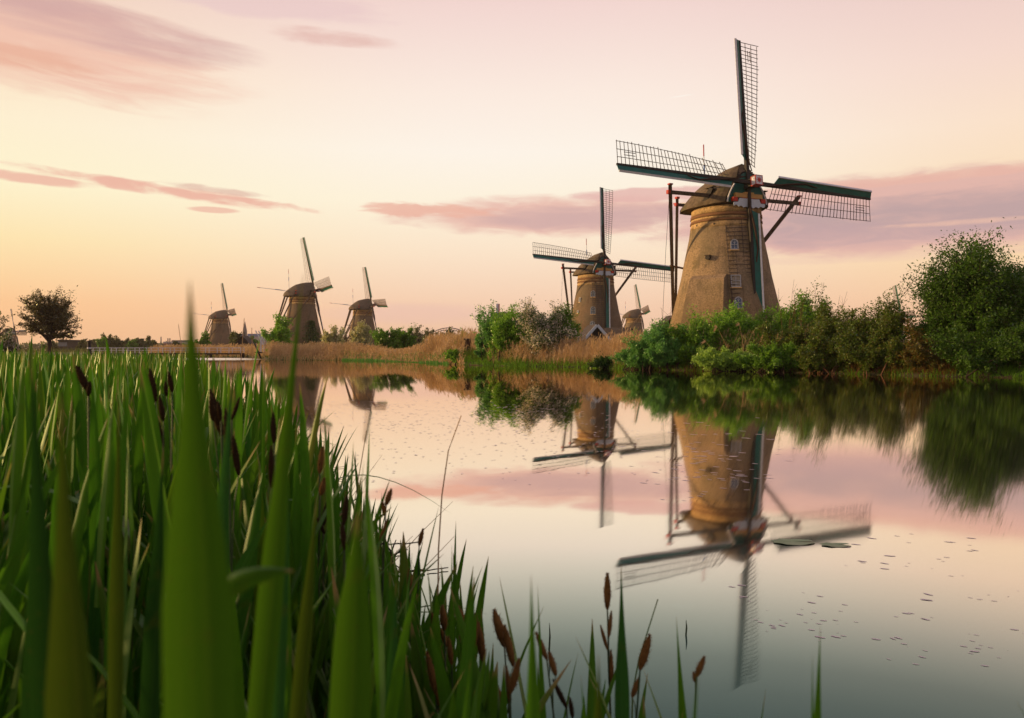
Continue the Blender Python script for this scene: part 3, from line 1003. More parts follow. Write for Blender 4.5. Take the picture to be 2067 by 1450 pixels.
make_mill('small dark windmill behind the white-railed footbridge, leftmost of the three distant ones', (461.5, 636), 335, 120, 10, 0, 0,
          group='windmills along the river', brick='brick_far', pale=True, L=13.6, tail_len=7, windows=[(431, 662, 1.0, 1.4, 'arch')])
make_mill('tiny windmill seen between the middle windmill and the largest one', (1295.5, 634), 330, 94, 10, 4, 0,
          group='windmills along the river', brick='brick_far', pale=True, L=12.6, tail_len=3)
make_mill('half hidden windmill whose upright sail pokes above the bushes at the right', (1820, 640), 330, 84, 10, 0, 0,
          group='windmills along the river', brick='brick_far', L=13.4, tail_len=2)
make_mill('windmill at the left edge behind the tall reeds beside the bare-branched tree', (32, 670), 440, 100, 10, -2, 0,
          group='windmills along the river', brick='brick_far', L=13.0, tail_len=2)


# ------------------------------------------------------------------ plants: woody things
def rot_rand(n):
    a = RNG.normal(size=(n, 3))
    a /= np.linalg.norm(a, axis=1)[:, None]
    b = RNG.normal(size=(n, 3))
    b -= (a * b).sum(1)[:, None] * a
    b /= np.linalg.norm(b, axis=1)[:, None]
    return a, b


def leaf_cards(P, size, mat, name, parent, flat=1.0):
    n = len(P)
    if n == 0:
        return
    size = size * 1.12
    a, b = rot_rand(n)
    a[:, 2] *= flat
    s = size * RNG.uniform(.6, 1.35, n)[:, None]
    w = .5 * RNG.uniform(.7, 1.0, n)[:, None]
    c = np.cross(a, b) * s * .18
    V = np.stack([P - a * s, P + b * s * w + c, P + a * s, P - b * s * w + c], 1).reshape(-1, 3)
    F = np.arange(n * 4).reshape(-1, 4)
    me = np_mesh(name, V, F, mat)
    return link(name, me, parent)


def curve_pts(p, q, k, sag, wig):
    t = np.linspace(0, 1, k)[:, None]
    pts = p + (q - p) * t
    pts[:, 2] += sag * np.sin(t[:, 0] * math.pi)
    pts[1:-1] += RNG.normal(size=(k - 2, 3)) * wig
    return pts


def woody(name, label, cat, px0, px1, ytop, D, leafmat, stems=26, subs=9, leaves=12, size=.085, ybase=None, depth=None, trunk=None, shoots=.12,
          group=None, barkmat='bark', blossom=0, low=.0, spread=.55, flat=1.0, base_z=None, lean=0.0, fill=.5, twigs=True, round_=2.0, boost=3.5):
    leaves = max(5, int(leaves * (boost if not trunk else 1.0)))
    """a bush (many stems) or a tree (trunk) filling the pixel box px0..px1, top ytop, at distance D"""
    global RNG
    RNG = np.random.default_rng(sum(ord(ch) * (i_ + 3) for i_, ch in enumerate(label)) % 99991 + int(px0) * 7)
    lump = RNG.uniform(0, 6.28, 4)
    cxp = (px0 + px1) / 2
    c = at(cxp, HY, D)
    bz = .45 if base_z is None else base_z
    top = at(cxp, ytop, D).z
    hw = (px1 - px0) / 2 / FPX * D
    dw = hw * .75 if depth is None else depth
    root = empty(name, (c.x, D, bz))
    tag(root, label, cat, group)
    H = top - bz
    wood = MB()
    P = []
    if trunk:
        th, tr = trunk
        ctr = np.array([0, 0, th + (H - th) * .42])
        rz_up, rz_dn = H - ctr[2], ctr[2] - th * .55
        wood.tube([(0, 0, -.6), (.05 * hw, 0, th * .5), (0, 0, th), (-.03 * hw, 0, th + (H - th) * .45), (0, 0, H * .93)], [tr * 1.3, tr, tr * .85, tr * .45, tr * .1], 8)
    else:
        ctr = np.array([0, 0, H * (.42 + low)])
        rz_up, rz_dn = H - ctr[2], ctr[2] - .05
    for i in range(stems):
        # end point on a lumpy ellipsoid
        u = RNG.normal(size=3)
        u /= np.linalg.norm(u)
        if u[2] < -.75:
            u[2] *= -.5
        k = RNG.uniform(.72, 1.0) ** .8
        if RNG.random() < shoots:
            k = RNG.uniform(1.02, 1.2)
        e = ctr + np.array([u[0] * hw, u[1] * dw, u[2] * (rz_up if u[2] > 0 else rz_dn)]) * k
        if not trunk:
            th_ = math.atan2(u[2], u[0])
            lf = 1 + .13 * math.sin(3 * th_ + lump[0]) + .09 * math.sin(7 * th_ + lump[1]) + .08 * math.sin(4 * math.atan2(u[1], u[0]) + lump[2])
            e = ctr + (e - ctr) * lf
        e[0] += lean * e[2]
        if trunk:
            b = np.array([0, 0, trunk[0] + RNG.uniform(-.15, .45) * max(0, (e[2] - trunk[0]))])
            b[2] = min(b[2], H * .8)
            rr = trunk[1] * .38
        else:
            b = np.array([RNG.normal() * hw * .32 * spread * 2, RNG.normal() * dw * .3, -.1])
            rr = .028 + .004 * H
        ln = np.linalg.norm(e - b)
        cp = curve_pts(b, e, 6, ln * .10, ln * .02)
        wood.tube(cp, np.linspace(rr, rr * .22, 6), 5 if trunk else 4)
        for j in range(subs):
            t = RNG.uniform(.28 if not trunk else .35, 1.0)
            ii = min(4, int(t * 5))
            s0 = cp[ii] + (cp[ii + 1] - cp[ii]) * (t * 5 - ii)
            dvec = RNG.normal(size=3) * .8 + (e - b) / ln * .9 + np.array([0, 0, .25])
            dvec /= np.linalg.norm(dvec)
            sl = ln * RNG.uniform(.12, .30)
            s1 = s0 + dvec * sl
            if twigs:
                wood.tube([s0, (s0 + s1) / 2 + RNG.normal(size=3) * sl * .05, s1], [rr * .3, rr * .2, rr * .1], 3)
            tt = RNG.random(leaves)[:, None] ** .7
            pts = s0 + (s1 - s0) * tt * 1.05 + RNG.normal(size=(leaves, 3)) * sl * .16
            P.append(pts)
        nfill = int(leaves * subs * fill)
        tt = RNG.uniform(.35, 1.03, nfill)
        idx = np.minimum(4, (tt * 5).astype(int))
        base = cp[idx] + (cp[idx + 1] - cp[idx]) * (tt * 5 - idx)[:, None]
        P.append(base + RNG.normal(size=(nfill, 3)) * ln * .05)
    P = np.concatenate(P)
    P = P[P[:, 2] > -.1]
    wood.obj('trunk' if trunk else 'branches', M[barkmat], root)
    if blossom:
        msk = RNG.random(len(P)) < blossom
        leaf_cards(P[msk], size * .85, M['blossom'], 'blossom', root)
        P = P[~msk]
    leaf_cards(P, size, M[leafmat], 'crown', root, flat)
    return root


bank_grp = 'bushes along the far bank'
# right end of the bank
woody('willow_tree', 'tallest dark green willow on the far bank, right of the rust coloured thicket', 'tree', 1846, 2050, 500, 38.5, 'leaf_willowdark', 95, 15, 17, .064, depth=2.3, shoots=.13, spread=.5, low=.04, fill=.45)
woody('willow_tree', 'willow cut by the right picture edge, right of and behind the tallest one', 'tree', 1925, 2150, 545, 40.5, 'leaf_willowdark', 90, 14, 16, .065, depth=2.4, shoots=.06, fill=.5)
woody('willow_bush', 'low dark spreading willow bush overhanging the water at the right edge', 'bush', 1905, 2190, 655, 35.4, 'leaf_willowdark', 40, 13, 17, .055, depth=1.8, shoots=.1, low=-.02, fill=.6, base_z=.1)
woody('bramble_thicket', 'rust coloured thicket between the dark bush and the tallest willow', 'bush', 1800, 1905, 672, 37.9, 'leaf_rust', 26, 10, 14, .05, shoots=.1, group=bank_grp, barkmat='twig', base_z=.1)
woody('elder_bush', 'wide dark bush with arching sprays left of the rust coloured thicket', 'bush', 1700, 1850, 618, 40.5, 'leaf_olive', 38, 12, 16, .055, shoots=.22, group=bank_grp, fill=.6, base_z=.1)
woody('elder_bush', 'olive bush with loose top under the pink sky, right of the round green shrub', 'bush', 1625, 1760, 615, 42.5, 'leaf_olive', 34, 12, 15, .055, shoots=.25, group=bank_grp, fill=.5, base_z=.1)
woody('bramble_thicket', 'low brown and green thicket at the waterline below the round green shrub', 'bush', 1600, 1740, 680, 41.0, 'leaf_olive', 32, 10, 14, .05, shoots=.05, group=bank_grp, barkmat='twig', base_z=.05, fill=.7, depth=1.2)
woody('bramble_thicket', 'low dark thicket with brown stems at the waterline left of the tallest willow', 'bush', 1715, 1850, 684, 38.8, 'leaf_olive', 32, 10, 14, .05, shoots=.05, group=bank_grp, barkmat='twig', base_z=.05, fill=.7, depth=1.2)
woody('bramble_thicket', 'low orange brown thicket at the waterline below the tallest willow', 'bush', 1830, 1940, 700, 36.9, 'leaf_rust', 26, 10, 14, .045, shoots=.05, group=bank_grp, barkmat='twig', base_z=.03, fill=.7, depth=.9)
woody('round_shrub', 'round fresh green shrub on the bank just right of the largest windmill', 'bush', 1575, 1700, 606, 50, 'leaf_mid', 30, 11, 16, .075, shoots=.12, group=bank_grp, fill=.6)
woody('bramble_thicket', 'brownish undergrowth in front of the tower foot of the largest windmill', 'bush', 1520, 1640, 655, 44, 'leaf_olive', 28, 11, 13, .055, shoots=.18, group=bank_grp, barkmat='twig', base_z=.1)
woody('willow_bush', 'feathery green bush right of the bright one, against the right foot of the largest tower', 'bush', 1500, 1600, 640, 48, 'leaf_mid', 34, 12, 15, .062, shoots=.25, group=bank_grp, fill=.6)
woody('willow_bush', 'bright green willow bush in front of the largest windmill tower', 'bush', 1410, 1545, 622, 49, 'leaf_bright', 40, 12, 16, .068, shoots=.25, group=bank_grp, fill=.6)
woody('willow_bush', 'green willow bush covering the buttress of the largest windmill', 'bush', 1350, 1470, 648, 48, 'leaf_mid', 34, 12, 15, .062, shoots=.22, group=bank_grp, fill=.6, base_z=.2)
woody('willow_bush', 'blue green feathery willow bush at the water between the two nearer windmills', 'bush', 1262, 1400, 655, 48.6, 'leaf_blue', 40, 12, 16, .06, shoots=.22, group=bank_grp, fill=.6, base_z=.1)
woody('willow_bush', 'low blue green bush at the water below the feathery willow', 'bush', 1240, 1330, 692, 49.2, 'leaf_blue', 26, 11, 14, .055, shoots=.1, group=bank_grp, fill=.6, base_z=.05)
woody('dogwood_bush', 'low yellow green bush touching the water below the largest windmill', 'bush', 1395, 1530, 700, 45.2, 'leaf_yellow', 32, 11, 14, .055, shoots=.15, group=bank_grp, base_z=.05, fill=.6, depth=1.2)
woody('dogwood_bush', 'low mid green bush at the waterline right of the yellow green one', 'bush', 1495, 1640, 694, 43, 'leaf_mid', 32, 11, 14, .055, shoots=.1, group=bank_grp, base_z=.05, fill=.6, depth=1.2)
woody('dogwood_bush', 'small dark bush hanging over the water left of the blue green willow', 'bush', 1188, 1262, 722, 52.5, 'leaf_dark', 20, 9, 12, .055, shoots=.1, group=bank_grp, base_z=.02)
# middle of the bank
woody('willow_bush', 'rounded soft green willow bush hiding the dark roofed house', 'bush', 985, 1072, 632, 62, 'leaf_bright', 40, 13, 17, .075, shoots=.06, group=bank_grp, fill=.8, round_=3)
woody('young_tree', 'slim airy green tree left of the rounded willow bush', 'tree', 958, 1015, 626, 64, 'leaf_blue', 22, 10, 11, .075, group=bank_grp, shoots=.2)
woody('hawthorn_bush', 'hawthorn full of white blossom left of the middle windmill', 'bush', 1045, 1150, 606, 60, 'hawleaf', 38, 12, 14, .07, shoots=.3, blossom=.5, group=bank_grp, fill=.6)
woody('elder_bush', 'green elder bush between the blossoming hawthorn and the middle windmill', 'bush', 1100, 1180, 628, 61, 'leaf_mid', 30, 11, 13, .075, shoots=.2, group=bank_grp, fill=.6)
woody('willow_bush', 'low leafy bush in front of the brown plank hut', 'bush', 900, 948, 708, 68.0, 'leaf_bright', 22, 9, 13, .07, shoots=.05, group=bank_grp, base_z=.05, fill=.7)
woody('willow_bush', 'small light green bush above the left side of the brown plank hut', 'bush', 915, 960, 668, 72, 'leaf_bright', 20, 9, 10, .08, shoots=.2, group=bank_grp)
# left part
woody('round_bush', 'round bright green bush at the foot of the ivy-clad windmill', 'bush', 538, 594, 655, 112, 'leaf_bright', 34, 11, 13, .13, shoots=.05, fill=.8, group=bank_grp)
woody('low_tree', 'small spreading tree with several dark trunks on the reed bank', 'tree', 752, 812, 662, 106, 'leaf_mid', 22, 9, 12, .12, shoots=.1, group=bank_grp, low=.22, spread=.2)
woody('low_tree', 'second small spreading tree, right of the several trunked one', 'tree', 795, 842, 668, 108, 'leaf_mid', 18, 9, 12, .12, shoots=.1, group=bank_grp, low=.22, spread=.2)
woody('hawthorn_bush', 'pale hawthorn bush right of the ivy-clad windmill', 'bush', 650, 696, 664, 190, 'leaf_pale', 24, 8, 10, .22, group=bank_grp, shoots=.1)
woody('hawthorn_bush', 'pale blossoming hawthorn below the distant windmill with the white window', 'bush', 700, 755, 656, 185, 'leaf_pale', 26, 8, 11, .22, group=bank_grp, shoots=.1)
woody('dark_bush', 'green bush at the foot of the small dark windmill', 'bush', 396, 424, 676, 180, 'leaf_mid', 18, 8, 10, .22, group=bank_grp)
woody('pale_bush', 'dull green bush between the small dark windmill and the black boathouse', 'bush', 462, 488, 672, 178, 'leaf_far', 18, 8, 10, .2, group=bank_grp)
woody('dark_bush', 'green bush right of the black boathouse', 'bush', 503, 522, 680, 178, 'leaf_mid', 14, 7, 9, .2, group=bank_grp)
# solitary trees at the left
woody('alder_tree', 'solitary wide crowned tree with thin spring leaves rising above the reeds', 'tree', 48, 150, 586, 105, 'bud', 60, 18, 12, .12, trunk=(2.0, .30), shoots=.04, depth=4.0, fill=.15, base_z=.6)
woody('alder_tree', 'tree cut by the left picture edge, left of the solitary one', 'tree', -52, 12, 628, 105, 'leaf_far', 22, 10, 8, .13, trunk=(1.6, .2), group=None, fill=.3, base_z=.6)
woody('white_flowering_bush', 'white flowering bush behind the reeds at the left edge', 'bush', -10, 34, 671, 62, 'hawleaf', 18, 8, 9, .08, blossom=.45, base_z=.5)
# bare twiggy shoots sticking up
for i, (x, y0, y1, D_, lab) in enumerate([(1583, 568, 690, 47, 'tall bare shoots rising right beside the largest windmill tower'),
                                          (1612, 592, 690, 46, 'shorter bare shoots with dry tassels right of the tallest bare ones'),
                                          (1668, 577, 690, 44, 'bare forked shoot leaning above the olive bush'),
                                          (1345, 618, 690, 50, 'bare twigs in front of the black shed beside the largest windmill')]):
    rt = tag(empty('bare_sapling', at(x, 709, D_) - Vector((0, 0, .9))), lab, 'sapling', 'bare saplings on the bank')
    top = (y1 - y0) / FPX * D_ + 1.6
    mb = MB()
    for q in range(5):
        ex = RNG.normal() * .45 + (.5 if i in (0, 2) else 0)
        e = np.array([ex, RNG.normal() * .2, top * RNG.uniform(.72, 1.0)])
        cp = curve_pts(np.array([RNG.normal() * .15, 0, -.3]), e, 7, .05, .03)
        mb.tube(cp, np.linspace(.018, .006, 7), 4)
        for w_ in range(5):
            k = RNG.integers(2, 6)
            s1 = cp[k] + np.array([RNG.normal() * .28, RNG.normal() * .1, RNG.uniform(.2, .6)])
            mb.tube([cp[k], s1], [.008, .004], 3)
    mb.obj('branches', M['twig'], rt)

# ------------------------------------------------------------------ ribbons: reeds and grasses
PROF = np.array([.55, .80, .95, 1.0, .98, .88, .70, .42, .03])


def ribbons(P0, D0, side, bend, L, Wd, seg=6, prof=PROF, fold=.25, three=True):
    """vectorised leaf blades -> V, F, attr"""
    n = len(P0)
    t = np.linspace(0, 1, seg + 1)
    L = np.asarray(L)[:, None, None]
    ctr = P0[:, None, :] + D0[:, None, :] * L * t[None, :, None] + bend[:, None, :] * L * (t ** 2)[None, :, None]
    w = np.interp(t, np.linspace(0, 1, len(prof)), prof)[None, :, None] * np.asarray(Wd)[:, None, None] * .5
    nrm = np.cross(D0, side)
    nrm /= np.linalg.norm(nrm, axis=1)[:, None] + 1e-9
    sd = side[:, None, :] * w
    k = 3 if three else 2
    if three:
        V = np.stack([ctr - sd, ctr + nrm[:, None, :] * w * fold * 2, ctr + sd], 2)
        ac = np.array([0, .5, 1.0])
    else:
        V = np.stack([ctr - sd, ctr + sd], 2)
        ac = np.array([0, 1.0])
    A = np.zeros((n, seg + 1, k, 4))
    A[..., 0] = t[None, :, None]
    A[..., 1] = ac[None, None, :]
    A[..., 3] = 1
    V = V.reshape(-1, 3)
    A = A.reshape(-1, 4)
    base = (np.arange(n) * (seg + 1) * k)[:, None, None]
    i = np.arange(seg)[None, :, None] * k
    j = np.arange(k - 1)[None, None, :]
    q = base + i + j
    F = np.stack([q, q + 1, q + k + 1, q + k], -1).reshape(-1, 4)
    return V, F, A


def unit(v):
    return v / (np.linalg.norm(v, axis=1)[:, None] + 1e-9)


def reed_arrays(X, Y, Z0, H, nl, Wm, seg, three, Lm=(.34, .52)):
    """leaves of many reed plants"""
    n = len(X)
    Ps, Ds, Ss, Bs, Ls, Ws = [], [], [], [], [], []
    lean = RNG.normal(size=(n, 2)) * .05
    az0 = RNG.uniform(0, 2 * math.pi, n)
    for k in range(nl):
        f = (k + .6) / nl
        Lk = RNG.uniform(*Lm, n) * np.minimum(1, H / .9)
        if k == nl - 1:
            hb = H - Lk * .96
        else:
            hb = np.maximum(.05, H * (.12 + .62 * f) - Lk * .15)
        azk = az0 + k * math.pi + RNG.normal(size=n) * .5
        inc = RNG.uniform(.08, .34, n) if k < nl - 1 else RNG.uniform(.0, .12, n)
        d = np.stack([np.cos(azk) * np.sin(inc) + lean[:, 0], np.sin(azk) * np.sin(inc) + lean[:, 1], np.cos(inc)], 1)
        bd = np.stack([np.cos(azk), np.sin(azk), -np.ones(n) * .35], 1) * (RNG.random(n) ** 2.5 * (.42 if k < nl - 1 else .12))[:, None]
        yaw = azk + math.pi / 2 + RNG.normal(size=n) * .6
        s = np.stack([np.cos(yaw), np.sin(yaw), np.zeros(n)], 1)
        s = unit(s - (s * d).sum(1)[:, None] * d)
        P = np.stack([X + lean[:, 0] * hb, Y + lean[:, 1] * hb, Z0 + hb], 1)
        Ps.append(P); Ds.append(d); Ss.append(s); Bs.append(bd); Ls.append(Lk); Ws.append(Wm * RNG.uniform(.6, 1.25, n))
    return ribbons(np.concatenate(Ps), np.concatenate(Ds), np.concatenate(Ss), np.concatenate(Bs), np.concatenate(Ls), np.concatenate(Ws), seg, three=three)


# the bed grows tall on the bank and ever shorter and thinner towards the open water
ENVX = [-300, 0, 350, 420, 480, 560, 640, 700, 760, 860, 920, 1000, 1060, 1150, 1300, 1450, 1520]
ENVY = [668, 684, 700, 722, 752, 800, 880, 965, 1040, 1110, 1200, 1300, 1345, 1385, 1440, 1520, 1700]


def reed_env(X, Y):
    px = CX + FPX * X / Y
    return CH - (np.interp(px, ENVX, ENVY) - HY) / FPX * Y


def reed_height(X, Y):
    return np.minimum(reed_env(X, Y), 1.04 + .12 * np.clip(-X / Y, 0, 1))


def scatter(y0, y1, density, margin=0.0, wide=.72, maxn=None, minx=None):
    """random plant feet inside the reed bed seen from the bank"""
    area = 0
    N = 60
    ys = np.linspace(y0, y1, N)
    wd = near_x(ys) - (-wide * ys - .25)
    area = np.trapz(wd, ys)
    n = int(area * density)
    Y = RNG.uniform(y0, y1, n * 3)
    X = -wide * Y - .25 + RNG.random(n * 3) * (near_x(y1 * 0 + Y) + wide * Y + .25)
    keep = RNG.random(n * 3) < (near_x(Y) + wide * Y + .25) / (wd.max() + 1e-6)
    X, Y = X[keep][:n], Y[keep][:n]
    ok = (reed_env(X, Y) > .50) & (RNG.random(len(X)) < np.clip((reed_env(X, Y) - .42) * 4, 0, 1))
    return X[ok], Y[ok]


parts = []
for (y0, y1, dens, nl, wm, seg, three, lm) in ((1.0, 3.0, 105, 6, .026, 6, True, (.30, .48)), (3.0, 6.0, 90, 5, .026, 5, True, (.3, .48)),
                                               (6.0, 12.0, 52, 4, .030, 4, False, (.36, .55)), (12, 34, 16, 4, .042, 3, False, (.45, .65))):
    X, Y = scatter(y0, y1, dens)
    H = reed_height(X, Y) * RNG.uniform(.80, 1.06, len(X)) + (RNG.random(len(X)) < .06) * RNG.uniform(.03, .14, len(X))
    V, F, A = reed_arrays(X, Y, np.zeros(len(X)) - .02, H, nl, wm, seg, three, lm)
    me = np_mesh('reed_bed', V, F, M['reed'] if y0 < 6 else M['reed_far'], A, smooth=three)
    o = link('reed_bed', me)
    tag(o, kind='stuff')

# last year's straw and bent leaves caught between the green stems
X, Y = scatter(.9, 7.0, 26)
n = len(X)
Hs = reed_height(X, Y) * RNG.uniform(.45, .95, n)
d = unit(np.stack([RNG.normal(size=n) * .45, RNG.normal(size=n) * .3, np.full(n, .8)], 1))
az_ = RNG.uniform(0, 6.28, n)
V, F, A = ribbons(np.stack([X, Y, np.zeros(n)], 1), d, np.stack([np.cos(az_), np.sin(az_), np.zeros(n)], 1),
                  np.stack([RNG.normal(size=n) * .15, RNG.normal(size=n) * .1, -np.abs(RNG.normal(size=n)) * .15], 1), Hs, RNG.uniform(.003, .008, n), 5,
                  prof=np.array([1, 1, .9, .7, .3]), three=False)
tag(link('dead_straw', np_mesh('dead_straw', V, F, M['dry'], A)), kind='stuff')
X, Y = scatter(1.0, 5.0, 30)
n = len(X)
Hb = reed_height(X, Y) * RNG.uniform(.35, .80, n)
az_ = RNG.uniform(0, 6.28, n)
d = unit(np.stack([np.cos(az_) * .6, np.sin(az_) * .6, np.full(n, .65)], 1))
V, F, A = ribbons(np.stack([X, Y, Hb], 1), d, np.stack([-np.sin(az_), np.cos(az_), np.zeros(n)], 1),
                  np.stack([np.cos(az_) * .4, np.sin(az_) * .4, -RNG.uniform(.6, 1.5, n)], 1), RNG.uniform(.22, .45, n), RNG.uniform(.012, .022, n), 9, three=True)
tag(link('bent_leaves', np_mesh('bent_leaves', V, F, M['reed'], A, True)), kind='stuff')

# reed plants that can be told apart: stem and leaves of their own
LEAFV = []
for k in range(10):
    L_ = .30 + .022 * k
    bd = (0, .02, .05, .10, .16, .03, .07, .22, .01, .12)[k]
    V, F, A = ribbons(np.zeros((1, 3)), np.array([[.16, 0, .987]]) if k % 2 else np.array([[.03, 0, .999]]), np.array([[0., 1, 0]]), np.array([[bd, 0, -bd * .4]]),
                      [L_], [.019 + .0015 * (k % 5)], 9, fold=.22)
    LEAFV.append((np_mesh('leaf', V, F, M['reed'], A, True), L_))
STEMV = [MB().tube([(0, 0, 0), (.004, 0, .5), (0, .003, 1.0)], [.0045, .004, .0025], 6).mesh('stem', M['stem']) for _ in range(1)]


def reed_plant(x, y, H, label, group, leaves=5, wide=1.0, rnd=random.Random(5)):
    rt = empty('reed_plant', (x, y, -.02), rnd.uniform(0, 6.28))
    tag(rt, label, 'reed', group)
    lean = Matrix.Rotation(rnd.gauss(0, .05), 4, 'X') @ Matrix.Rotation(rnd.gauss(0, .05), 4, 'Y')
    me, L_ = LEAFV[rnd.randrange(10)]
    link('stem', STEMV[0], rt, lean @ Matrix.Diagonal((1, 1, max(.1, H - L_ * .75), 1)))
    for k in range(leaves):
        me, L_ = LEAFV[rnd.choice((0, 2, 4, 6, 8)) if k == leaves - 1 else rnd.randrange(10)]
        f = (k + .6) / leaves
        hb = H - L_ if k == leaves - 1 else max(.04, H * (.10 + .66 * f) - .04)
        m_ = lean @ Matrix.Translation((0, 0, hb)) @ Matrix.Rotation(k * math.pi + rnd.gauss(0, .5), 4, 'Z') @ Matrix.Rotation(rnd.uniform(0, .18) if k < leaves - 1 else 0, 4, 'Y') @ Matrix.Diagonal((1, rnd.uniform(.8, 1.3) * wide, 1, 1))
        link('leaf', me, rt, m_)
    return rt


zones = [((1.3, 2.3), 46, 'green reed at the front of the bed, standing in the thick of the nearest reeds', 'nearest reeds'),
         ((2.3, 4.0), 54, 'green reed in the middle distance of the bed among the sedge spikes', 'reeds among the sedges'),
         ((4.0, 7.0), 46, 'green reed farther back where the bed thins towards open water', 'farther reeds')]
for (y0, y1), cnt, lab, grp in zones:
    X, Y = scatter(y0, y1, 60)
    sel = RNG.choice(len(X), cnt, replace=False)
    H = reed_height(X, Y)
    for i in sel:
        reed_plant(X[i], Y[i], H[i] * random.uniform(.9, 1.08), lab, grp)
# sparse line along the open water edge
for i in range(56):
    y = 1.2 + (i / 55) ** 1.3 * 4.5
    xs_ = np.linspace(-3.5, .5, 400)
    ok_ = np.where(reed_env(xs_, np.full(400, y)) > .52)[0]
    x = float(xs_[ok_[-1]]) + random.uniform(-.10, .06)
    reed_plant(x, y, random.uniform(.42, .60), 'short green reed at the outer edge of the bed with open water behind it', 'reeds on the water edge', leaves=4, wide=.8)


M['reed_bright'] = mat_leaf('bright reed leaf', [(.042, .120, .008)], .45, .03, .5, streak=True)
M['reed_dark'] = mat_leaf('dark reed leaf', [(.014, .055, .009)], .35, .04, .5, streak=True)
M['reed_olive'] = mat_leaf('olive reed leaf', [(.042, .080, .008)], .4, .04, .5, streak=True)
M['reed_blue'] = mat_leaf('blue green reed leaf', [(.022, .090, .018)], .4, .05, .5, streak=True)


def blade(tip, low, D, wpx, label, bendx=0.0, mat='reed', D2=None, turn=0.0, name='reed_leaf', taper=.40):
    """one broad leaf that stands out: pixel of its tip, pixel column where it leaves the frame at y=1450, distance, widest px"""
    D2 = D2 or D
    pt, pl = at(tip[0], tip[1], D), at(low, 1450, D2)
    L_ = (pt - pl).length
    dirn = (pt - pl) / L_
    down = .12
    p0 = pl - dirn * down
    Lt = L_ + down
    w = wpx / FPX * D2
    n = 22
    tt = np.linspace(0, 1, 12)
    prof = np.minimum(1, ((1 - tt) / taper)) ** 1.1
    prof[-1] = .01
    prof = prof * (.82 + .18 * np.sin(np.clip(tt * 1.3, 0, 1) * math.pi))
    side = np.array([[math.cos(turn), math.sin(turn), 0.0]])
    d = np.array([dirn])
    side = unit(side - (side * d).sum(1)[:, None] * d)
    V, F, A = ribbons(np.array([p0]) - np.array([[bendx * .0, 0, 0]]), d - np.array([[bendx, 0, 0]]), side, np.array([[bendx, 0, 0]]), [Lt], [w], n, prof=prof, fold=.38)
    V = V - np.array(p0)
    me = np_mesh(name, V, F, M[mat], A, True)
    rt = empty(name, p0)
    tag(rt, label, 'reed leaf', 'big reed leaves close to the lens')
    link('blade', me, rt)
    g = p0.copy()
    g.z = -.02
    pts = [(0, 0, .01), (0, .01, -(p0.z + .02) * .5), (.01, .02, -(p0.z + .02))]
    MB().tube(pts, [min(.008, w * .3), .006, .006], 6).obj('stem', M['stem'], rt)
    return rt


blade((383, 566), 404, .34, 150, 'huge blurred bright leaf in front of everything, its tip far above the horizon', taper=.42, mat='reed_bright')
blade((122, 790), 142, .40, 104, 'wide blurred olive leaf near the left edge, tip below the horizon', taper=.55, mat='reed_olive')
blade((62, 690), 92, .55, 62, 'dark narrow blurred leaf left of the wide olive one', taper=.5, mat='reed_dark')
blade((613, 552), 528, .62, 52, 'slim leaning leaf whose tip crosses the ivy-clad windmill', bendx=.02, taper=.5, mat='reed_bright')
blade((722, 1030), 706, .60, 84, 'broad leaf right of the centre of the bed, dark at its foot', taper=.30, mat='reed_bright')
blade((240, 800), 232, .75, 32, 'medium blurred leaf between the wide olive leaf and the huge one', taper=.4, mat='reed_olive')
blade((470, 745), 430, .95, 44, 'leaf with its tip against the water just right of the huge leaf', bendx=.02, taper=.45, mat='reed_blue')
blade((1072, 1160), 1076, .75, 42, 'upright leaf alone in front of the water right of the rusty spike clump', taper=.7)
blade((1254, 1138), 1256, 1.15, 30, 'upright dark green leaf right of the tallest sedge spike', taper=.5, mat='reed_blue')
blade((1208, 1318), 1208, .62, 42, 'short blurred leaf left of the upright dark green one', taper=.6, mat='reed_olive')
blade((1365, 1245), 1378, 1.2, 26, 'leaf with a second tip, left of the sedge spike farthest right', taper=.8)
blade((1656, 1262), 1650, .85, 30, 'right one of the two lone leaves rising from the lower right water', taper=.8)
blade((1640, 1318), 1640, .80, 15, 'thinner left one of the two lone leaves in the lower right water', taper=.8)
blade((2052, 1415), 2072, .8, 20, 'leaf tip in the lower right corner', taper=.9)
blade((1085, 1178), 1096, 1.3, 14, 'thin leaf just right of the lone upright leaf', taper=.6)
blade((1410, 1352), 1402, .55, 34, 'brownish blurred leaf tip in front of the sedge spike farthest right', taper=.95)
blade((585, 760), 560, .8, 28, 'leaf left of the slim leaning one, standing upright', taper=.4, mat='reed_blue')
blade((1172, 1362), 1180, .9, 22, 'short leaf tip left of the short blurred leaf', taper=.9)
blade((912, 1098), 912, 1.6, 17, 'spear shaped leaf with the water behind it, right of the reed clump', taper=.55)
blade((735, 930), 690, 1.1, 30, 'long leaf leaning right over the water beyond the broad leaf', bendx=.03, taper=.6)
blade((533, 740), 528, 1.5, 26, 'narrow upright leaf in front of the ivy-clad windmill reflection', taper=.6)
blade((60, 1060), 70, .6, 60, 'short dark leaf in the lower left corner', taper=.5, mat='reed_dark')
blade((950, 1330), 940, .8, 36, 'leaf in front of the rusty spike clump', taper=.8)
blade((800, 1170), 790, 1.0, 28, 'leaf above the floating twigs', taper=.4, mat='reed_blue')
blade((640, 1000), 600, .75, 32, 'leaf left of the broad one, paler at the edges', taper=.35, mat='reed_olive')
blade((330, 900), 300, .9, 40, 'leaf just left of the huge one, partly behind it', taper=.4, mat='reed_dark')

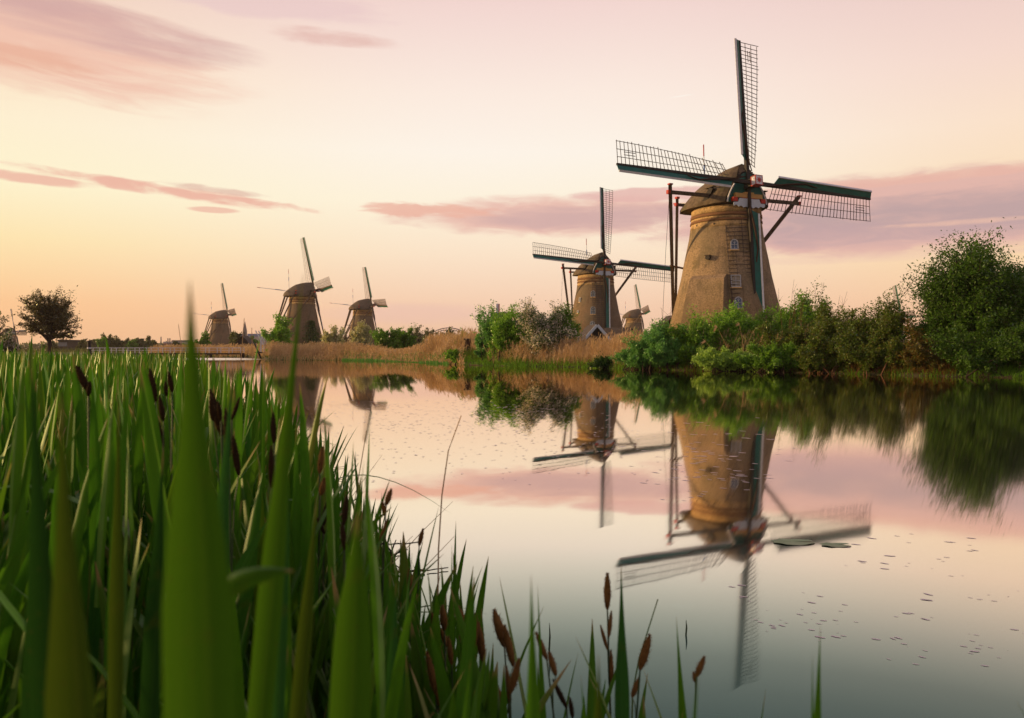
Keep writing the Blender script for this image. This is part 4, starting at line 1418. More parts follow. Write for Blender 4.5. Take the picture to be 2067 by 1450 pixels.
# a leaf tip curled over sideways, close to the lens
cv = tag(empty('curled_leaf', at(505, 1160, .50)), 'short yellow green leaf curled sideways between the huge leaf and its neighbour', 'reed leaf')
V, F, A = ribbons(np.array([[-.024, .004, -.020]]), np.array([[.55, .0, .83]]), np.array([[-.62, .35, .45]]), np.array([[.42, 0, -.42]]), [.052], [.019], 14,
                  prof=np.array([.15, .6, .95, 1, .95, .8, .5, .05]), fold=.35)
link('blade', np_mesh('blade', V, F, M['reed_bright'], A, True), cv)
p = at(505, 1160, .50)
MB().tube([(-.024, .004, -.020), (-.030, .01, -.2), (-.02, .02, -p.z - .02)], [.0015, .003, .004], 5).obj('stem', M['stem'], cv)


# ------------------------------------------------------------------ sedge spikes
def spike_mesh(seed, mat, n=300):
    """a bristly spindle one unit long pointing +Z, base at 0"""
    r = np.random.default_rng(seed)
    t = r.random(n)
    rad = .10 * np.sin(np.clip(t, .02, .98) ** .8 * math.pi) ** .6 * (1 + .25 * r.normal(size=n) * .5)
    a = r.uniform(0, 2 * math.pi, n)
    P = np.stack([np.cos(a) * rad, np.sin(a) * rad, t], 1)
    outw = np.stack([np.cos(a), np.sin(a), np.ones(n) * .9], 1)
    outw = unit(outw)
    tang = np.stack([-np.sin(a), np.cos(a), np.zeros(n)], 1)
    l = r.uniform(.03, .065, n)[:, None]
    V = np.stack([P - tang * .016, P + tang * .016, P + outw * l], 1).reshape(-1, 3)
    F = np.arange(n * 3).reshape(-1, 3)
    core = []
    N = 8
    zs = np.linspace(0, 1, 9)
    rr = .095 * np.sin(np.clip(zs, .03, .99) ** .8 * math.pi) ** .6
    C = np.array([(rr[i] * math.cos(2 * math.pi * k / N), rr[i] * math.sin(2 * math.pi * k / N), zs[i]) for i in range(9) for k in range(N)])
    CF = []
    for i in range(8):
        for k in range(N):
            a0, a1, b0, b1 = i * N + k, i * N + (k + 1) % N, (i + 1) * N + k, (i + 1) * N + (k + 1) % N
            CF += [(a0, a1, b1), (a0, b1, b0)]
    V2 = np.concatenate([V, C])
    F2 = np.concatenate([F, np.array(CF) + len(V)])
    return np_mesh('flower_spike', V2, F2, mat)


SPK = [spike_mesh(i, M['spike']) for i in range(3)] + [spike_mesh(9, M['spikedark'])]


def sedge(spikes, foot, D, label, dark=False, leaves=1, group='sedges with flower spikes'):
    """spikes: list of (tip x,y, bottom x,y, width px); the first is the top one. foot: pixel x at the water"""
    zf = -.02
    yfoot = HY + FPX * (CH - zf) / D
    base = at(foot, yfoot, D)
    rt = empty('sedge_plant', base)
    tag(rt, label, 'sedge', group)
    w0 = Vector(base)
    b0 = at(spikes[0][2], spikes[0][3], D)
    mid = (w0 + b0) / 2 + Vector(((b0.x - w0.x) * -.12, 0, .03))
    MB().tube([w0 - w0, mid - w0, (mid + b0) / 2 - w0 + Vector((0, 0, .004)), b0 - w0], [.0032, .0028, .0022, .0016], 6).obj('culm', M['culm'], rt)
    for k, (tx, ty, bx, by, wp) in enumerate(spikes):
        Dk = D + (0 if k == 0 else random.uniform(-.03, .03))
        p, q = at(bx, by, Dk), at(tx, ty, Dk)
        d = q - p
        ln = d.length
        wd = wp / FPX * Dk / 2 / .095
        m_ = Matrix.Translation(p - w0) @ d.to_track_quat('Z', 'Y').to_matrix().to_4x4() @ Matrix.Diagonal((wd, wd, ln, 1))
        link('flower_spike', SPK[3] if dark else SPK[random.randrange(3)], rt, m_)
        if k:
            # its little stalk joins the culm
            s = w0 + (b0 - w0) * .9
            MB().tube([p - w0, (p * .5 + s * .5) - w0 + Vector((0, 0, -.01)), s - w0 - (b0 - w0) * .12], .0011, 4).obj('stalk', M['culm'], rt)
    for k in range(leaves):
        az_ = random.uniform(0, 6.28)
        L_ = random.uniform(.5, .8) * b0.z
        d = np.array([[math.cos(az_) * .22, math.sin(az_) * .22, .95]])
        V, F, A = ribbons(np.zeros((1, 3)), d, np.array([[-math.sin(az_), math.cos(az_), 0]]), np.array([[math.cos(az_) * .3, math.sin(az_) * .3, -.3]]) * random.uniform(.3, 1.2),
                          [L_], [.007], 8, fold=.3)
        link('leaf', np_mesh('leaf', V, F, M['reed'], A, True), rt)
    return rt


sedge([(1226, 1157, 1226, 1230, 14), (1234, 1234, 1229, 1286, 8), (1212, 1262, 1226, 1312, 7), (1233, 1312, 1235, 1385, 9)], 1240, 1.55, 'tallest sedge with an upright rusty spike, left of the dark green leaf', leaves=2)
sedge([(1312, 1281, 1292, 1352, 17), (1290, 1368, 1276, 1408, 11)], 1258, 1.45, 'sedge with a fat rusty spike leaning right, right of the dark green leaf')
sedge([(1422, 1325, 1406, 1366, 13), (1400, 1356, 1404, 1378, 8)], 1380, 1.3, 'sedge farthest right with a small rusty spike over the lower water')
sedge([(893, 1222, 897, 1272, 15), (889, 1268, 902, 1305, 10)], 905, 1.75, 'sedge spike leftmost in the rusty clump')
sedge([(918, 1219, 938, 1262, 16), (942, 1258, 948, 1308, 14), (928, 1285, 960, 1330, 12)], 960, 1.7, 'sedge with bent rusty double spike left of the clump middle')
sedge([(960, 1238, 956, 1310, 14), (965, 1256, 975, 1335, 16)], 985, 1.6, 'sedge with two fat rusty spikes in the clump middle', leaves=2)
sedge([(997, 1230, 1018, 1305, 19), (1018, 1262, 1036, 1345, 15)], 1050, 1.55, 'sedge with the largest rusty spike leaning left at the right of the clump')
sedge([(1048, 1330, 1030, 1400, 15), (1022, 1345, 1030, 1420, 10)], 1040, 1.4, 'low sedge below the largest rusty spike')
sedge([(862, 1316, 880, 1402, 14), (880, 1365, 886, 1425, 10)], 890, 1.45, 'low sedge spike at the lower left of the rusty clump')
sedge([(1082, 1276, 1104, 1332, 11), (1108, 1316, 1122, 1364, 12)], 1165, 1.4, 'sedge with slender spikes leaning left beside the lone upright leaf')
sedge([(1116, 1372, 1144, 1430, 10)], 1160, 1.35, 'sedge with one slender dark spike low between two leaves', dark=True)
sedge([(1150, 1408, 1156, 1450, 9)], 1160, 1.3, 'lowest sedge spike at the bottom edge of the picture', dark=True)
sedge([(790, 987, 779, 1020, 11), (772, 1012, 777, 1042, 9), (782, 1048, 766, 1096, 7)], 752, 1.7, 'sedge spikes standing free against the water left of centre')
sedge([(651, 902, 645, 956, 12), (655, 965, 648, 1000, 12)], 640, 1.6, 'upright brown sedge spike in front of the pale water above the bed', leaves=2)
sedge([(662, 1010, 652, 1062, 12), (640, 1045, 655, 1078, 8)], 655, 1.5, 'dark sedge spikes below the upright brown one', dark=True)
sedge([(854, 1067, 846, 1102, 9)], 838, 2.0, 'small rusty sedge spike among the leaves at the right of the reed clump')
sedge([(826, 1148, 828, 1190, 9)], 830, 1.9, 'slim rusty sedge spike above the floating twigs')
sedge([(154, 738, 178, 790, 15), (182, 770, 178, 800, 10)], 186, 1.55, 'dark nodding sedge spike at the left inside the green reeds', dark=True)
sedge([(302, 744, 314, 812, 14), (300, 796, 304, 850, 10)], 312, 1.6, 'dark pointed sedge spike left of the huge blurred leaf', dark=True)
sedge([(340, 750, 348, 792, 10), (334, 770, 336, 800, 8)], 340, 1.8, 'pair of small dark sedge spikes just left of the huge blurred leaf', dark=True)
sedge([(318, 850, 328, 905, 14), (322, 800, 330, 850, 11)], 330, 1.45, 'dark sedge spikes below the pointed one', dark=True)
sedge([(424, 786, 448, 880, 17), (425, 800, 430, 850, 12), (440, 810, 446, 850, 9)], 470, 1.35, 'cluster of dark sedge spikes just right of the huge blurred leaf', dark=True)
sedge([(455, 825, 462, 925, 14), (470, 880, 482, 960, 14)], 480, 1.3, 'long dark sedge spikes below the cluster', dark=True)
sedge([(484, 802, 468, 848, 8)], 465, 1.45, 'thin brown sedge spike leaning right above the cluster', dark=True)
sedge([(551, 833, 553, 895, 12)], 560, 1.35, 'dark sedge spike between two narrow leaves', dark=True)
sedge([(547, 900, 548, 985, 12), (563, 930, 566, 960, 8)], 552, 1.3, 'long dark sedge spike under the one between two narrow leaves', dark=True)
sedge([(571, 892, 570, 922, 8)], 575, 1.4, 'small rusty sedge spike beside the slim leaning leaf')
sedge([(700, 1000, 694, 1060, 12), (690, 1055, 696, 1110, 11)], 700, 1.3, 'dark sedge spikes behind the broad leaf', dark=True)

extra = [((872, 1236), 9, 'small rusty sedge spike behind the leftmost spike of the rusty clump'), ((905, 1285), 11, 'rusty sedge spike low between the leftmost and the bent double spike'),
         ((935, 1330), 10, 'dark rusty sedge spike under the bent double spike'), ((975, 1350), 12, 'rusty sedge spike under the two fat ones'),
         ((1002, 1382), 11, 'rusty sedge spike near the bottom edge under the largest one'), ((742, 1120), 9, 'brown sedge spike at the right edge of the dense reeds')]
for (x_, y_), w_, lb_ in extra:
    sedge([(x_, y_, x_ + random.uniform(4, 14), y_ + random.uniform(45, 62), w_)], x_ + 22, random.uniform(1.45, 1.8), lb_)
# dry stalks from last year
for i, (pts, D_, lab) in enumerate([([(885, 1110), (892, 1000), (905, 910), (931, 839)], 2.0, 'long thin dry stalk curving up over the open water'),
                                    ([(478, 800), (486, 730), (493, 643)], 3.2, 'thick straw coloured stalk in front of the white bridge railing'),
                                    ([(512, 790), (510, 720), (508, 662)], 3.4, 'thin straw stalk left of the small drawbridge'),
                                    ([(533, 770), (534, 730), (535, 686)], 3.6, 'shortest straw stalk in front of the small drawbridge'),
                                    ([(372, 760), (366, 700), (360, 655)], 4.0, 'bent thin stalk left of the huge leaf'),
                                    ([(648, 1080), (716, 1010), (740, 870)], 2.4, 'faint dry stalk leaning right over the water'),
                                    ([(1277, 1400), (1290, 1330), (1328, 1210)], 1.6, 'fine green stalk arching right beside the dark green leaf')]):
    P = [at(x, y, D_) for x, y in pts]
    yb = HY + FPX * (CH + .02) / D_
    foot = at(pts[0][0] - (pts[1][0] - pts[0][0]) * .8, yb, D_)
    full = [foot] + P
    full.insert(1, (foot + P[0]) / 2)
    # smooth it a little
    sm = []
    for a_, b_ in zip(full, full[1:]):
        sm += [a_, (a_ * 2 + b_) / 3, (a_ + b_ * 2) / 3]
    sm.append(full[-1])
    mb = MB().tube([q - foot for q in sm], list(np.linspace(.0042 if i == 1 else .0025, .0012, len(sm))), 5)
    o = mb.obj('dry_stalk', M['stem'] if i == 6 else M['dry'])
    o.location = foot
    tag(o, lab, 'stalk', 'dry stalks')


# ------------------------------------------------------------------ dry reed beds and grasses on the far bank
def far_y(X_over_Y):
    xs = np.array([p[0] / p[1] for p in FAR])
    ys = np.array([p[1] for p in FAR])
    return np.interp(X_over_Y, xs, ys)


def bed(name, px0, px1, d0, d1, n, h, mat, w=.022, plume=True, lean=.10, zb=.2, hv=.2, leafs=2, droop=.2):
    u = (RNG.uniform(px0, px1, n) - CX) / FPX
    Yb = far_y(u)
    Y = Yb + RNG.uniform(d0, d1, n)
    X = u * Y
    z = np.interp(Y - Yb, [0, .3, 2.5, 6, 12], [-.05, .08, .40, .58, .75])
    H = h * (1 + RNG.uniform(-hv, hv, n)) * np.clip(.45 + (Y - Yb) * .4, .4, 1) * (1 + .10 * np.sin(X * 1.3 + Y) - .38 * np.exp(-((u * FPX + CX - 812) / 45) ** 2) + .08 * np.sin(X * 3.1 + Y * 2) + .13 * np.sin(X * .37 + 1) * np.sin(X * .19 + 2))
    P = np.stack([X, Y, z - .05], 1)
    ln = RNG.normal(size=(n, 2)) * lean
    ln[:, 0] += .05
    d = unit(np.stack([ln[:, 0], ln[:, 1], np.ones(n)], 1))
    yaw = RNG.normal(size=n) * .5
    s = np.stack([np.cos(yaw), np.sin(yaw), np.zeros(n)], 1)
    bend = np.stack([RNG.normal(size=n) * .10 + .05, RNG.normal(size=n) * .05, -np.abs(RNG.normal(size=n)) * .05], 1)
    Ps, Ds, Ss, Bs, Ls, Ws = [P], [d], [s], [bend], [H], [np.full(n, w)]
    out = [ribbons(P, d, s, bend, H, np.full(n, w), 3, prof=np.array([1, .9, .7, .3]), three=False)]
    tipp = P + d * H[:, None] + bend * H[:, None]
    if plume:
        out.append(ribbons(tipp - d * .12 * h, unit(d + np.array([[.25, 0, -.05]])), s, bend * .3, np.full(n, .16 * h), np.full(n, w * 2.2) * RNG.uniform(.2, 1.1, n), 2, prof=np.array([.4, 1, .1]), three=False))
    for k in range(leafs):
        f = RNG.uniform(.15, .85, n)[:, None]
        b = P + d * H[:, None] * f
        azk = RNG.uniform(0, 6.28, n)
        dd = unit(np.stack([np.cos(azk) * .55, np.sin(azk) * .3, np.full(n, .75)], 1))
        bb = np.stack([np.cos(azk) * .3, np.sin(azk) * .1, -np.ones(n) * droop * RNG.uniform(.5, 3, n)], 1)
        out.append(ribbons(b, dd, s, bb, H * RNG.uniform(.18, .34, n), np.full(n, w * .9), 3, prof=np.array([.8, 1, .7, .1]), three=False))
    off, Vs, Fs, As = 0, [], [], []
    for V, F, A in out:
        Vs.append(V)
        Fs.append(F + off)
        As.append(A)
        off += len(V)
    me = np_mesh(name, np.concatenate(Vs), np.concatenate(Fs), mat, np.concatenate(As))
    return tag(link(name, me), kind='stuff')


bed('dry_reed_bed', 545, 935, -.4, 7, 9500, 1.35, M['dry'], w=.045, hv=.36, lean=.20)
bed('dry_reed_bed', 300, 545, 0, 7, 2600, 1.7, M['dry'], w=.07)
bed('dry_reed_bed', 860, 960, 3, 9, 1500, 2.2, M['dry'], w=.04)
bed('dry_reed_bed', 985, 1260, .4, 4.0, 3000, 1.45, M['dry'], w=.026, lean=.20, hv=.32)
bed('dry_reed_bed', 1240, 1300, 2, 6, 500, 1.7, M['dry'], w=.024)
bed('dry_reed_bed', 1420, 1640, 1.0, 4.0, 350, 1.75, M['dry'], w=.016, lean=.18)
bed('dry_reed_bed', 1620, 1690, 2.5, 7, 400, 2.0, M['dry'], w=.018)
bed('dead_growth', 1640, 1930, 0, 1.6, 1800, .85, M['dryrust'], w=.014, plume=False, lean=.35, hv=.5, droop=.3)
bed('dead_growth', 1000, 1640, 0, 1.2, 2600, .6, M['dryrust'], w=.018, plume=False, lean=.4, hv=.5, droop=.4)
bed('bank_grass', 690, 905, -.9, 2.4, 4200, .85, M['leaf_blue'], w=.05, plume=False, lean=.2, hv=.3)
bed('bank_grass', 1000, 1260, -.2, 1.2, 1500, .55, M['leaf_bright'], w=.03, plume=False, lean=.3, hv=.5)
bed('bank_grass', 545, 700, -.3, .8, 500, .6, M['leaf_blue'], w=.05, plume=False, lean=.3, hv=.5)
bed('bank_grass', 900, 1050, .8, 3.2, 2200, 1.0, M['leaf_olive'], w=.035, plume=False, lean=.25, hv=.4)
bed('bank_grass', 880, 1060, -.1, 2.5, 3000, .7, M['leaf_mid'], w=.035, plume=False, lean=.25, hv=.4)
bed('bank_grass', 1040, 2120, -.1, 1.8, 6500, .55, M['leaf_mid'], w=.022, plume=False, lean=.3, hv=.5)
bed('bank_grass', 1250, 2120, 1.5, 6, 5000, .9, M['leaf_olive'], w=.025, plume=False, lean=.3, hv=.5)
bed('bank_grass', 300, 700, -.1, 1.5, 2200, .5, M['leaf_olive'], w=.06, plume=False, lean=.3, hv=.5)
bed('meadow_grass', -50, 2100, 12, 60, 9000, 1.0, M['leaf_far'], w=.10, plume=False, lean=.3, hv=.5)
# three leaning reed heads in front of the bright bush
for i, (x, y, D_, lab) in enumerate([(1448, 660, 45.5, 'golden plumed reed leaning left in front of the bright green willow bush'),
                                     (1493, 655, 45.4, 'upright golden plumed reed in front of the bright green willow bush'),
                                     (1425, 690, 45.3, 'lowest golden plumed reed left of the other two')]):
    tip = at(x, y, D_)
    ft = Vector((tip.x + (.9 if i != 1 else .25), D_, .1))
    rt = tag(empty('plumed_reed', ft), lab, 'reed', 'plumed reeds before the willow')
    MB().tube([(0, 0, 0), ((tip - ft) * .5 + Vector((.08, 0, .1))), tip - ft], [.014, .012, .008], 5).obj('stem', M['dry'], rt)
    V, F, A = ribbons(np.tile(np.array([tip - ft]), (14, 1)), unit(np.stack([RNG.normal(size=14) * .3 - .6, RNG.normal(size=14) * .1, RNG.uniform(-.4, .7, 14)], 1)),
                      np.tile(np.array([[0, .3, .95]]), (14, 1)), np.tile(np.array([[0, 0, -.3]]), (14, 1)), RNG.uniform(.15, .35, 14), np.full(14, .04), 2, three=False)
    link('plume', np_mesh('plume', V, F, M['dry'], A), rt)

# ------------------------------------------------------------------ ivy on the third mill's tower
mill3 = [o for o in COL.objects if o.name.startswith('windmill')][2]
n = 1500
zz = RNG.uniform(.6, 8.2, n)
mid = np.where(zz < 8.2, -.25, 0)
aa = -1.57 + math.radians(-118.6) + .80 + RNG.normal(size=n) * .28 * (1.15 - zz / 11)
rr = np.array([tower_r(z) for z in zz]) + .12
leaf_cards(np.stack([np.cos(aa) * rr, np.sin(aa) * rr, zz], 1), .24, M['ivy'], 'ivy', mill3)


# ------------------------------------------------------------------ bridges
def footbridge():
    D = 140.0
    p0, p1 = at(182, 709, D), at(490, 709, D)
    rt = tag(empty('footbridge', (p0.x, D, 0)), 'long low footbridge with white railing on dark timber piles, left of the reed bank', 'bridge')
    Ln = p1.x - p0.x
    MB().box((0, -.9, .55), (Ln, .9, .80)).obj('deck', M['deck'], rt)
    for sy in (-.85, .85):
        MB().beam((0, sy, 1.72), (Ln, sy, 1.72), .10).obj('top_rail', M['metal'], rt)
        MB().beam((0, sy, 1.28), (Ln, sy, 1.28), .07).obj('middle_rail', M['metal'], rt)
    post = MB().box((-.05, -.05, .78), (.05, .05, 1.70)).mesh('rail_post', M['metal'])
    k = 14
    for i in range(k):
        for sy in (-.85, .85):
            link('rail_post', post, rt, Matrix.Translation((.06 + (Ln - .12) * i / (k - 1), sy, 0)))
    pile = MB().box((-.15, -.15, -.4), (.15, .15, .56)).mesh('pile', M['deck'])
    for x in (20, 45, 80, 112, 160, 241, 307):
        for sy in (-.6, .6):
            link('pile', pile, rt, Matrix.Translation((x / FPX * D, sy, 0)))
    cb = MB().box((-.12, -.95, .36), (.12, .95, .54)).mesh('cross_beam', M['deck'])
    for x in (45, 112, 241, 307):
        link('cross_beam', cb, rt, Matrix.Translation((x / FPX * D, 0, 0)))


footbridge()


def drawbridge():
    D = 122.0
    b = at(530, 709, D)
    rt = tag(empty('drawbridge', (b.x, D, .3)), 'small white drawbridge with raised balance beams among the golden reeds', 'bridge')
    s = D / FPX
    MB().box((-3 * s * 4, -.9, .55), (26 * s, .9, .72)).obj('deck', M['deck'], rt)
    for sy in (-.8, .8):
        MB().beam((0, sy, .5), (0, sy, 3.0), .15).obj('portal_post', M['white'], rt)
        MB().beam((-11 * s, sy * .9, 4.0), (3 * s, sy * .9, 1.9), .12).obj('balance_beam', M['white'], rt)
        MB().beam((6 * s, sy, .7), (6 * s, sy, 2.2), .09).obj('rail_post', M['white'], rt)
        MB().beam((2 * s, sy, 1.9), (20 * s, sy, 1.6), .06).obj('rail', M['white'], rt)
        MB().beam((2 * s, sy, 1.3), (20 * s, sy, 1.1), .06).obj('rail', M['white'], rt)
        MB().beam((20 * s, sy, .7), (20 * s, sy, 1.6), .08).obj('rail_post', M['white'], rt)
        MB().tube([(-11 * s, sy * .9, 4.0), (-9 * s, sy * .9, .8)], .02, 4).obj('chain', M['steel'], rt)
    MB().beam((0, -.9, 3.0), (0, .9, 3.0), .16).obj('lintel', M['white'], rt)
    MB().beam((-16 * s, 0, 2.0), (-3 * s, 0, -.3), .22).obj('dark_stay', M['dark'], rt)


drawbridge()

# far steel arch bridge
D = 900.0
b = at(906, 709, D)
rt = tag(empty('arch_bridge', (b.x, D, 0)), 'pale steel arch bridge on the horizon between the distant bushes', 'bridge')
s = D / FPX
W2 = 42 * s
arc = [(-W2 + 2 * W2 * i / 16, 0, 19 + 8.5 * (1 - ((i - 8) / 8) ** 2)) for i in range(17)]
arc2 = [(x, 0, z - 2.2) for x, _, z in arc]
MB().tube(arc, .55, 4).obj('upper_chord', M['steel'], rt)
MB().tube(arc2, .45, 4).obj('lower_chord', M['steel'], rt)
for i in range(1, 16):
    MB().tube([arc2[i], arc[i]], .22, 4).obj('strut', M['steel'], rt)
    MB().tube([(arc[i][0], 0, 17.5), arc2[i]], .14, 4).obj('hanger', M['steel'], rt)
MB().box((-W2 * 1.3, -5, 16.2), (W2 * 1.3, 5, 17.6)).obj('deck', M['steel'], rt)
for x in (-W2 * 1.02, W2 * 1.02):
    MB().box((x - 2, -3, 0), (x + 2, 3, 16.3)).obj('pier', M['fargrey'], rt)


# ------------------------------------------------------------------ huts, sheds, houses
def gable(name, label, cat, px, D, w, l, hw, hr, rz=0.0, wall='hutwood', roof='slate', barge=None, zb=.6, over=.25, planks=0):
    c = at(px, 709, D)
    rt = tag(empty(name, (c.x, D, zb), rz), label, cat)
    MB().prism([(-w / 2, -l / 2, 0), (w / 2, -l / 2, 0), (w / 2, -l / 2, hw), (0, -l / 2, hr - .05), (-w / 2, -l / 2, hw)], (0, l, 0)).obj('wall', M[wall], rt)
    for sg in (-1, 1):
        e = Vector((sg * (w / 2 + over), 0, hw - over * (hr - hw) / (w / 2)))
        t = Vector((0, 0, hr))
        pr = [(e.x, -l / 2 - over, e.z), (t.x, -l / 2 - over, t.z), (t.x, -l / 2 - over, t.z + .12), (e.x, -l / 2 - over, e.z + .12)]
        MB().prism(pr, (0, l + 2 * over, 0)).obj('roof_slope', M[roof], rt)
        if barge:
            MB().beam((e.x, -l / 2 - over - .06, e.z + .02), (t.x + sg * .02, -l / 2 - over - .06, t.z + .02), .06, .06, .26, .26).obj('bargeboard', M[barge], rt)
    if planks:
        pm = MB().box((-.02, -.03, .02), (.02, 0, hw - .02)).mesh('plank_batten', M[wall])
        for i in range(planks):
            link('plank_batten', pm, rt, Matrix.Translation((-w / 2 + .1 + (w - .2) * i / (planks - 1), -l / 2, 0)))
    return rt


gable('garden_hut', 'dark hut with pale grey bargeboards on its gable, below the middle windmill', 'hut', 1195, 76, 2.55, 3.5, 1.35, 2.75, R(8), 'dark', 'slate', 'whiteblue', .8)
gable('tool_shed', 'dark tiled shed between the middle windmill and the blue green willow bush', 'shed', 1248, 100, 3.2, 3.2, 1.8, 3.2, R(60), 'dark', 'slate', None, .8)
gable('cottage', 'low house with dark roof hidden behind the rounded willow bush', 'house', 1035, 84, 5.0, 4.2, 2.4, 4.35, R(88), 'hutwood', 'slate', None, .8)
gable('boathouse', 'small black boathouse among golden reeds beyond the footbridge', 'boathouse', 495, 158, 2.5, 3.0, 1.9, 3.3, 0, 'dark', 'slate', None, .8)
gable('black_shed', 'black shed peeking out at the left foot of the largest windmill', 'shed', 1353, 84, 1.6, 2.5, 3.3, 4.0, R(5), 'dark', 'slate', None, .8)

# brown plank hut, made of horizontal boards
D = 69.5
c = at(962, 709, D)
rt = tag(empty('plank_hut', (c.x, D, .5)), 'flat roofed brown plank hut at the left end of the leafy bank', 'hut')
hw_ = 22 / FPX * D
MB().box((-hw_ + .03, -.9, 0), (hw_ - .03, 1.2, 1.62)).obj('wall', M['dark'], rt)
pm = MB().box((-hw_, -.03, 0), (hw_, .02, .19)).mesh('plank', M['hutwood'])
for i in range(8):
    link('plank', pm, rt, Matrix.Translation((0, -.92, .02 + i * .2)))
MB().box((-hw_ - .1, -1.05, 1.63), (hw_ + .1, 1.3, 1.73)).obj('roof', M['slate'], rt)
MB().box((-.04, -.99, .02), (.04, -.952, 1.6)).obj('door_post', M['hutwood'], rt)

# flag at the cottage
c = at(1005, 634, 82)
rt = tag(empty('flagpole', (c.x, 82, .8)), 'red white and blue flag hanging limp at the dark roofed house', 'flagpole')
MB().tube([(0, 0, 0), (0, 0, c.z + .35)], .035, 6).obj('pole', M['white'], rt)
zt = c.z + .25
for i, (mt, x) in enumerate((('blue', -.10), ('white', .02), ('red', .13))):
    MB().prism([(x - .06, -.06, zt - 1.0), (x + .06, -.06, zt - 1.05), (x + .055, -.06, zt), (x - .05, -.06, zt)], (0, .07, 0)).obj('flag_stripe', M[mt], rt)

# white canopy on posts
D = 96.0
c = at(890, 709, D)
rt = tag(empty('carport', (c.x, D, .7)), 'low white roofed shelter on posts above the golden reeds', 'shelter')
s = D / FPX
z1 = at(0, 688.5, D).z - .7
MB().prism([(-29 * s, -1.2, z1 + .05), (-5 * s, -1.2, z1 + .05), (-5 * s, -1.2, z1 + .22), (-29 * s, -1.2, z1 + .22)], (0, 2.5, 0)).obj('roof', M['white'], rt)
MB().box((-5 * s + .01, -1.2, z1 - .02), (30 * s, 1.2, z1 + .14)).obj('rear_roof', M['slate'], rt)
for x in (-24, -13, 8, 26):
    MB().beam((x * s, -1.0, -.2), (x * s, -1.0, z1 + .05), .10).obj('post', M['white'], rt)
for x in (-24, -13):
    MB().beam((x * s, -1.0, z1 - .45), (x * s + .45, -1.0, z1 + .02), .06).obj('knee_brace', M['white'], rt)

# white fence and straw coloured post under the middle windmill
D = 78.0
c = at(1218, 709, D)
rt = tag(empty('garden_fence', (c.x, D, .8)), 'short white fence below the sail of the middle windmill', 'fence')
s = D / FPX
for x in (-15, -7, 2, 10, 17):
    MB().beam((x * s, 0, -.2), (x * s, 0, 1.02), .09).obj('post', M['white'], rt)
for z in (.98, .7):
    MB().beam((-17 * s, .06, z), (20 * s, .06, z), .06).obj('rail', M['white'], rt)
c = at(1240, 709, 77)
o = MB().tube([(0, 0, -.2), (0, 0, 2.2)], .06, 6).obj('marker_post', M['cream'])
o.location = (c.x, 77, .8)
tag(o, 'straw coloured upright post right of the white fence', 'post')

# tarpaulin covered boat on the bank
c = at(1085, 709, 62)
rt = tag(empty('covered_boat', (c.x, 62, .55)), 'boat under grey green tarpaulin behind the dry reeds below the hawthorn', 'boat')
hull = [(1.0 - .0, 0), ]
V_, F_ = [], []
for i in range(9):
    t = i / 8
    x = -1.5 + 3.0 * t
    wq = .62 * math.sin(min(1, t * 1.35 + .12) * math.pi / 2 if t < .6 else (1 - t) * 2.2 + .12)
    for (yy, zz_) in ((-wq, .35), (-wq * .7, .62), (0, .95 - .1 * abs(t - .5)), (wq * .7, .62), (wq, .35)):
        V_.append((x, yy, zz_))
for i in range(8):
    for j in range(4):
        F_.append((i * 5 + j, i * 5 + j + 1, (i + 1) * 5 + j + 1, (i + 1) * 5 + j))
MB().add(V_, F_).obj('tarpaulin', M['tarp'], rt, True)
V_, F_ = [], []
for i in range(9):
    t = i / 8
    x = -1.55 + 3.1 * t
    wq = .60 * math.sin(min(1, t * 1.35 + .12) * math.pi / 2 if t < .6 else (1 - t) * 2.2 + .12)
    for (yy, zz_) in ((-wq, .37), (-wq * .6, .08), (0, 0), (wq * .6, .08), (wq, .37)):
        V_.append((x, yy, zz_))
for i in range(8):
    for j in range(4):
        F_.append((i * 5 + j, i * 5 + j + 1, (i + 1) * 5 + j + 1, (i + 1) * 5 + j))
MB().add(V_, F_).obj('hull', M['dark'], rt, True)

# black mooring post with a white band
c = at(180, 709, 58)
rt = tag(empty('mooring_post', (c.x, 58, .2)), 'black post with a white band rising behind the reeds left of the footbridge', 'post')
MB().tube([(0, 0, -.3), (0, 0, 1.62)], .14, 10).obj('post', M['dark'], rt)
MB().tube([(0, 0, 1.62), (0, 0, 1.72)], [.17, .15], 10).obj('post_cap', M['dark'], rt)
MB().tube([(0, 0, 1.12), (0, 0, 1.22)], .146, 10).obj('white_band', M['white'], rt)


# far town
def tower_church():
    D = 620.0
    c = at(494.5, 709, D)
    rt = tag(empty('church', (c.x, D, .8)), 'grey church tower with a pointed spire far off behind the reeds', 'church')
    s = D / FPX
    h1 = at(0, 679, D).z - .8
    w = 3.2 * s
    MB().box((-w, -w, 0), (w, w, h1 + 4)).obj('tower', M['fargrey'], rt)
    MB().add([(-w * 1.05, -w * 1.05, h1 + 4), (w * 1.05, -w * 1.05, h1 + 4), (w * 1.05, w * 1.05, h1 + 4), (-w * 1.05, w * 1.05, h1 + 4),
              (-w * .5, -w * .5, h1 + 8), (w * .5, -w * .5, h1 + 8), (w * .5, w * .5, h1 + 8), (-w * .5, w * .5, h1 + 8), (0, 0, at(0, 648, D).z - .8)],
             [(0, 1, 5, 4), (1, 2, 6, 5), (2, 3, 7, 6), (3, 0, 4, 7), (4, 5, 8), (5, 6, 8), (6, 7, 8), (7, 4, 8)]).obj('spire', M['fargrey'], rt)
    MB().box((-w * .3, -w - .1, h1), (w * .3, -w + .1, h1 + 3)).obj('louvre', M['dark'], rt)
    MB().box((w, -w * .8, 0), (w * 4, w * .8, h1 * .45)).obj('nave', M['fargrey'], rt)


tower_church()


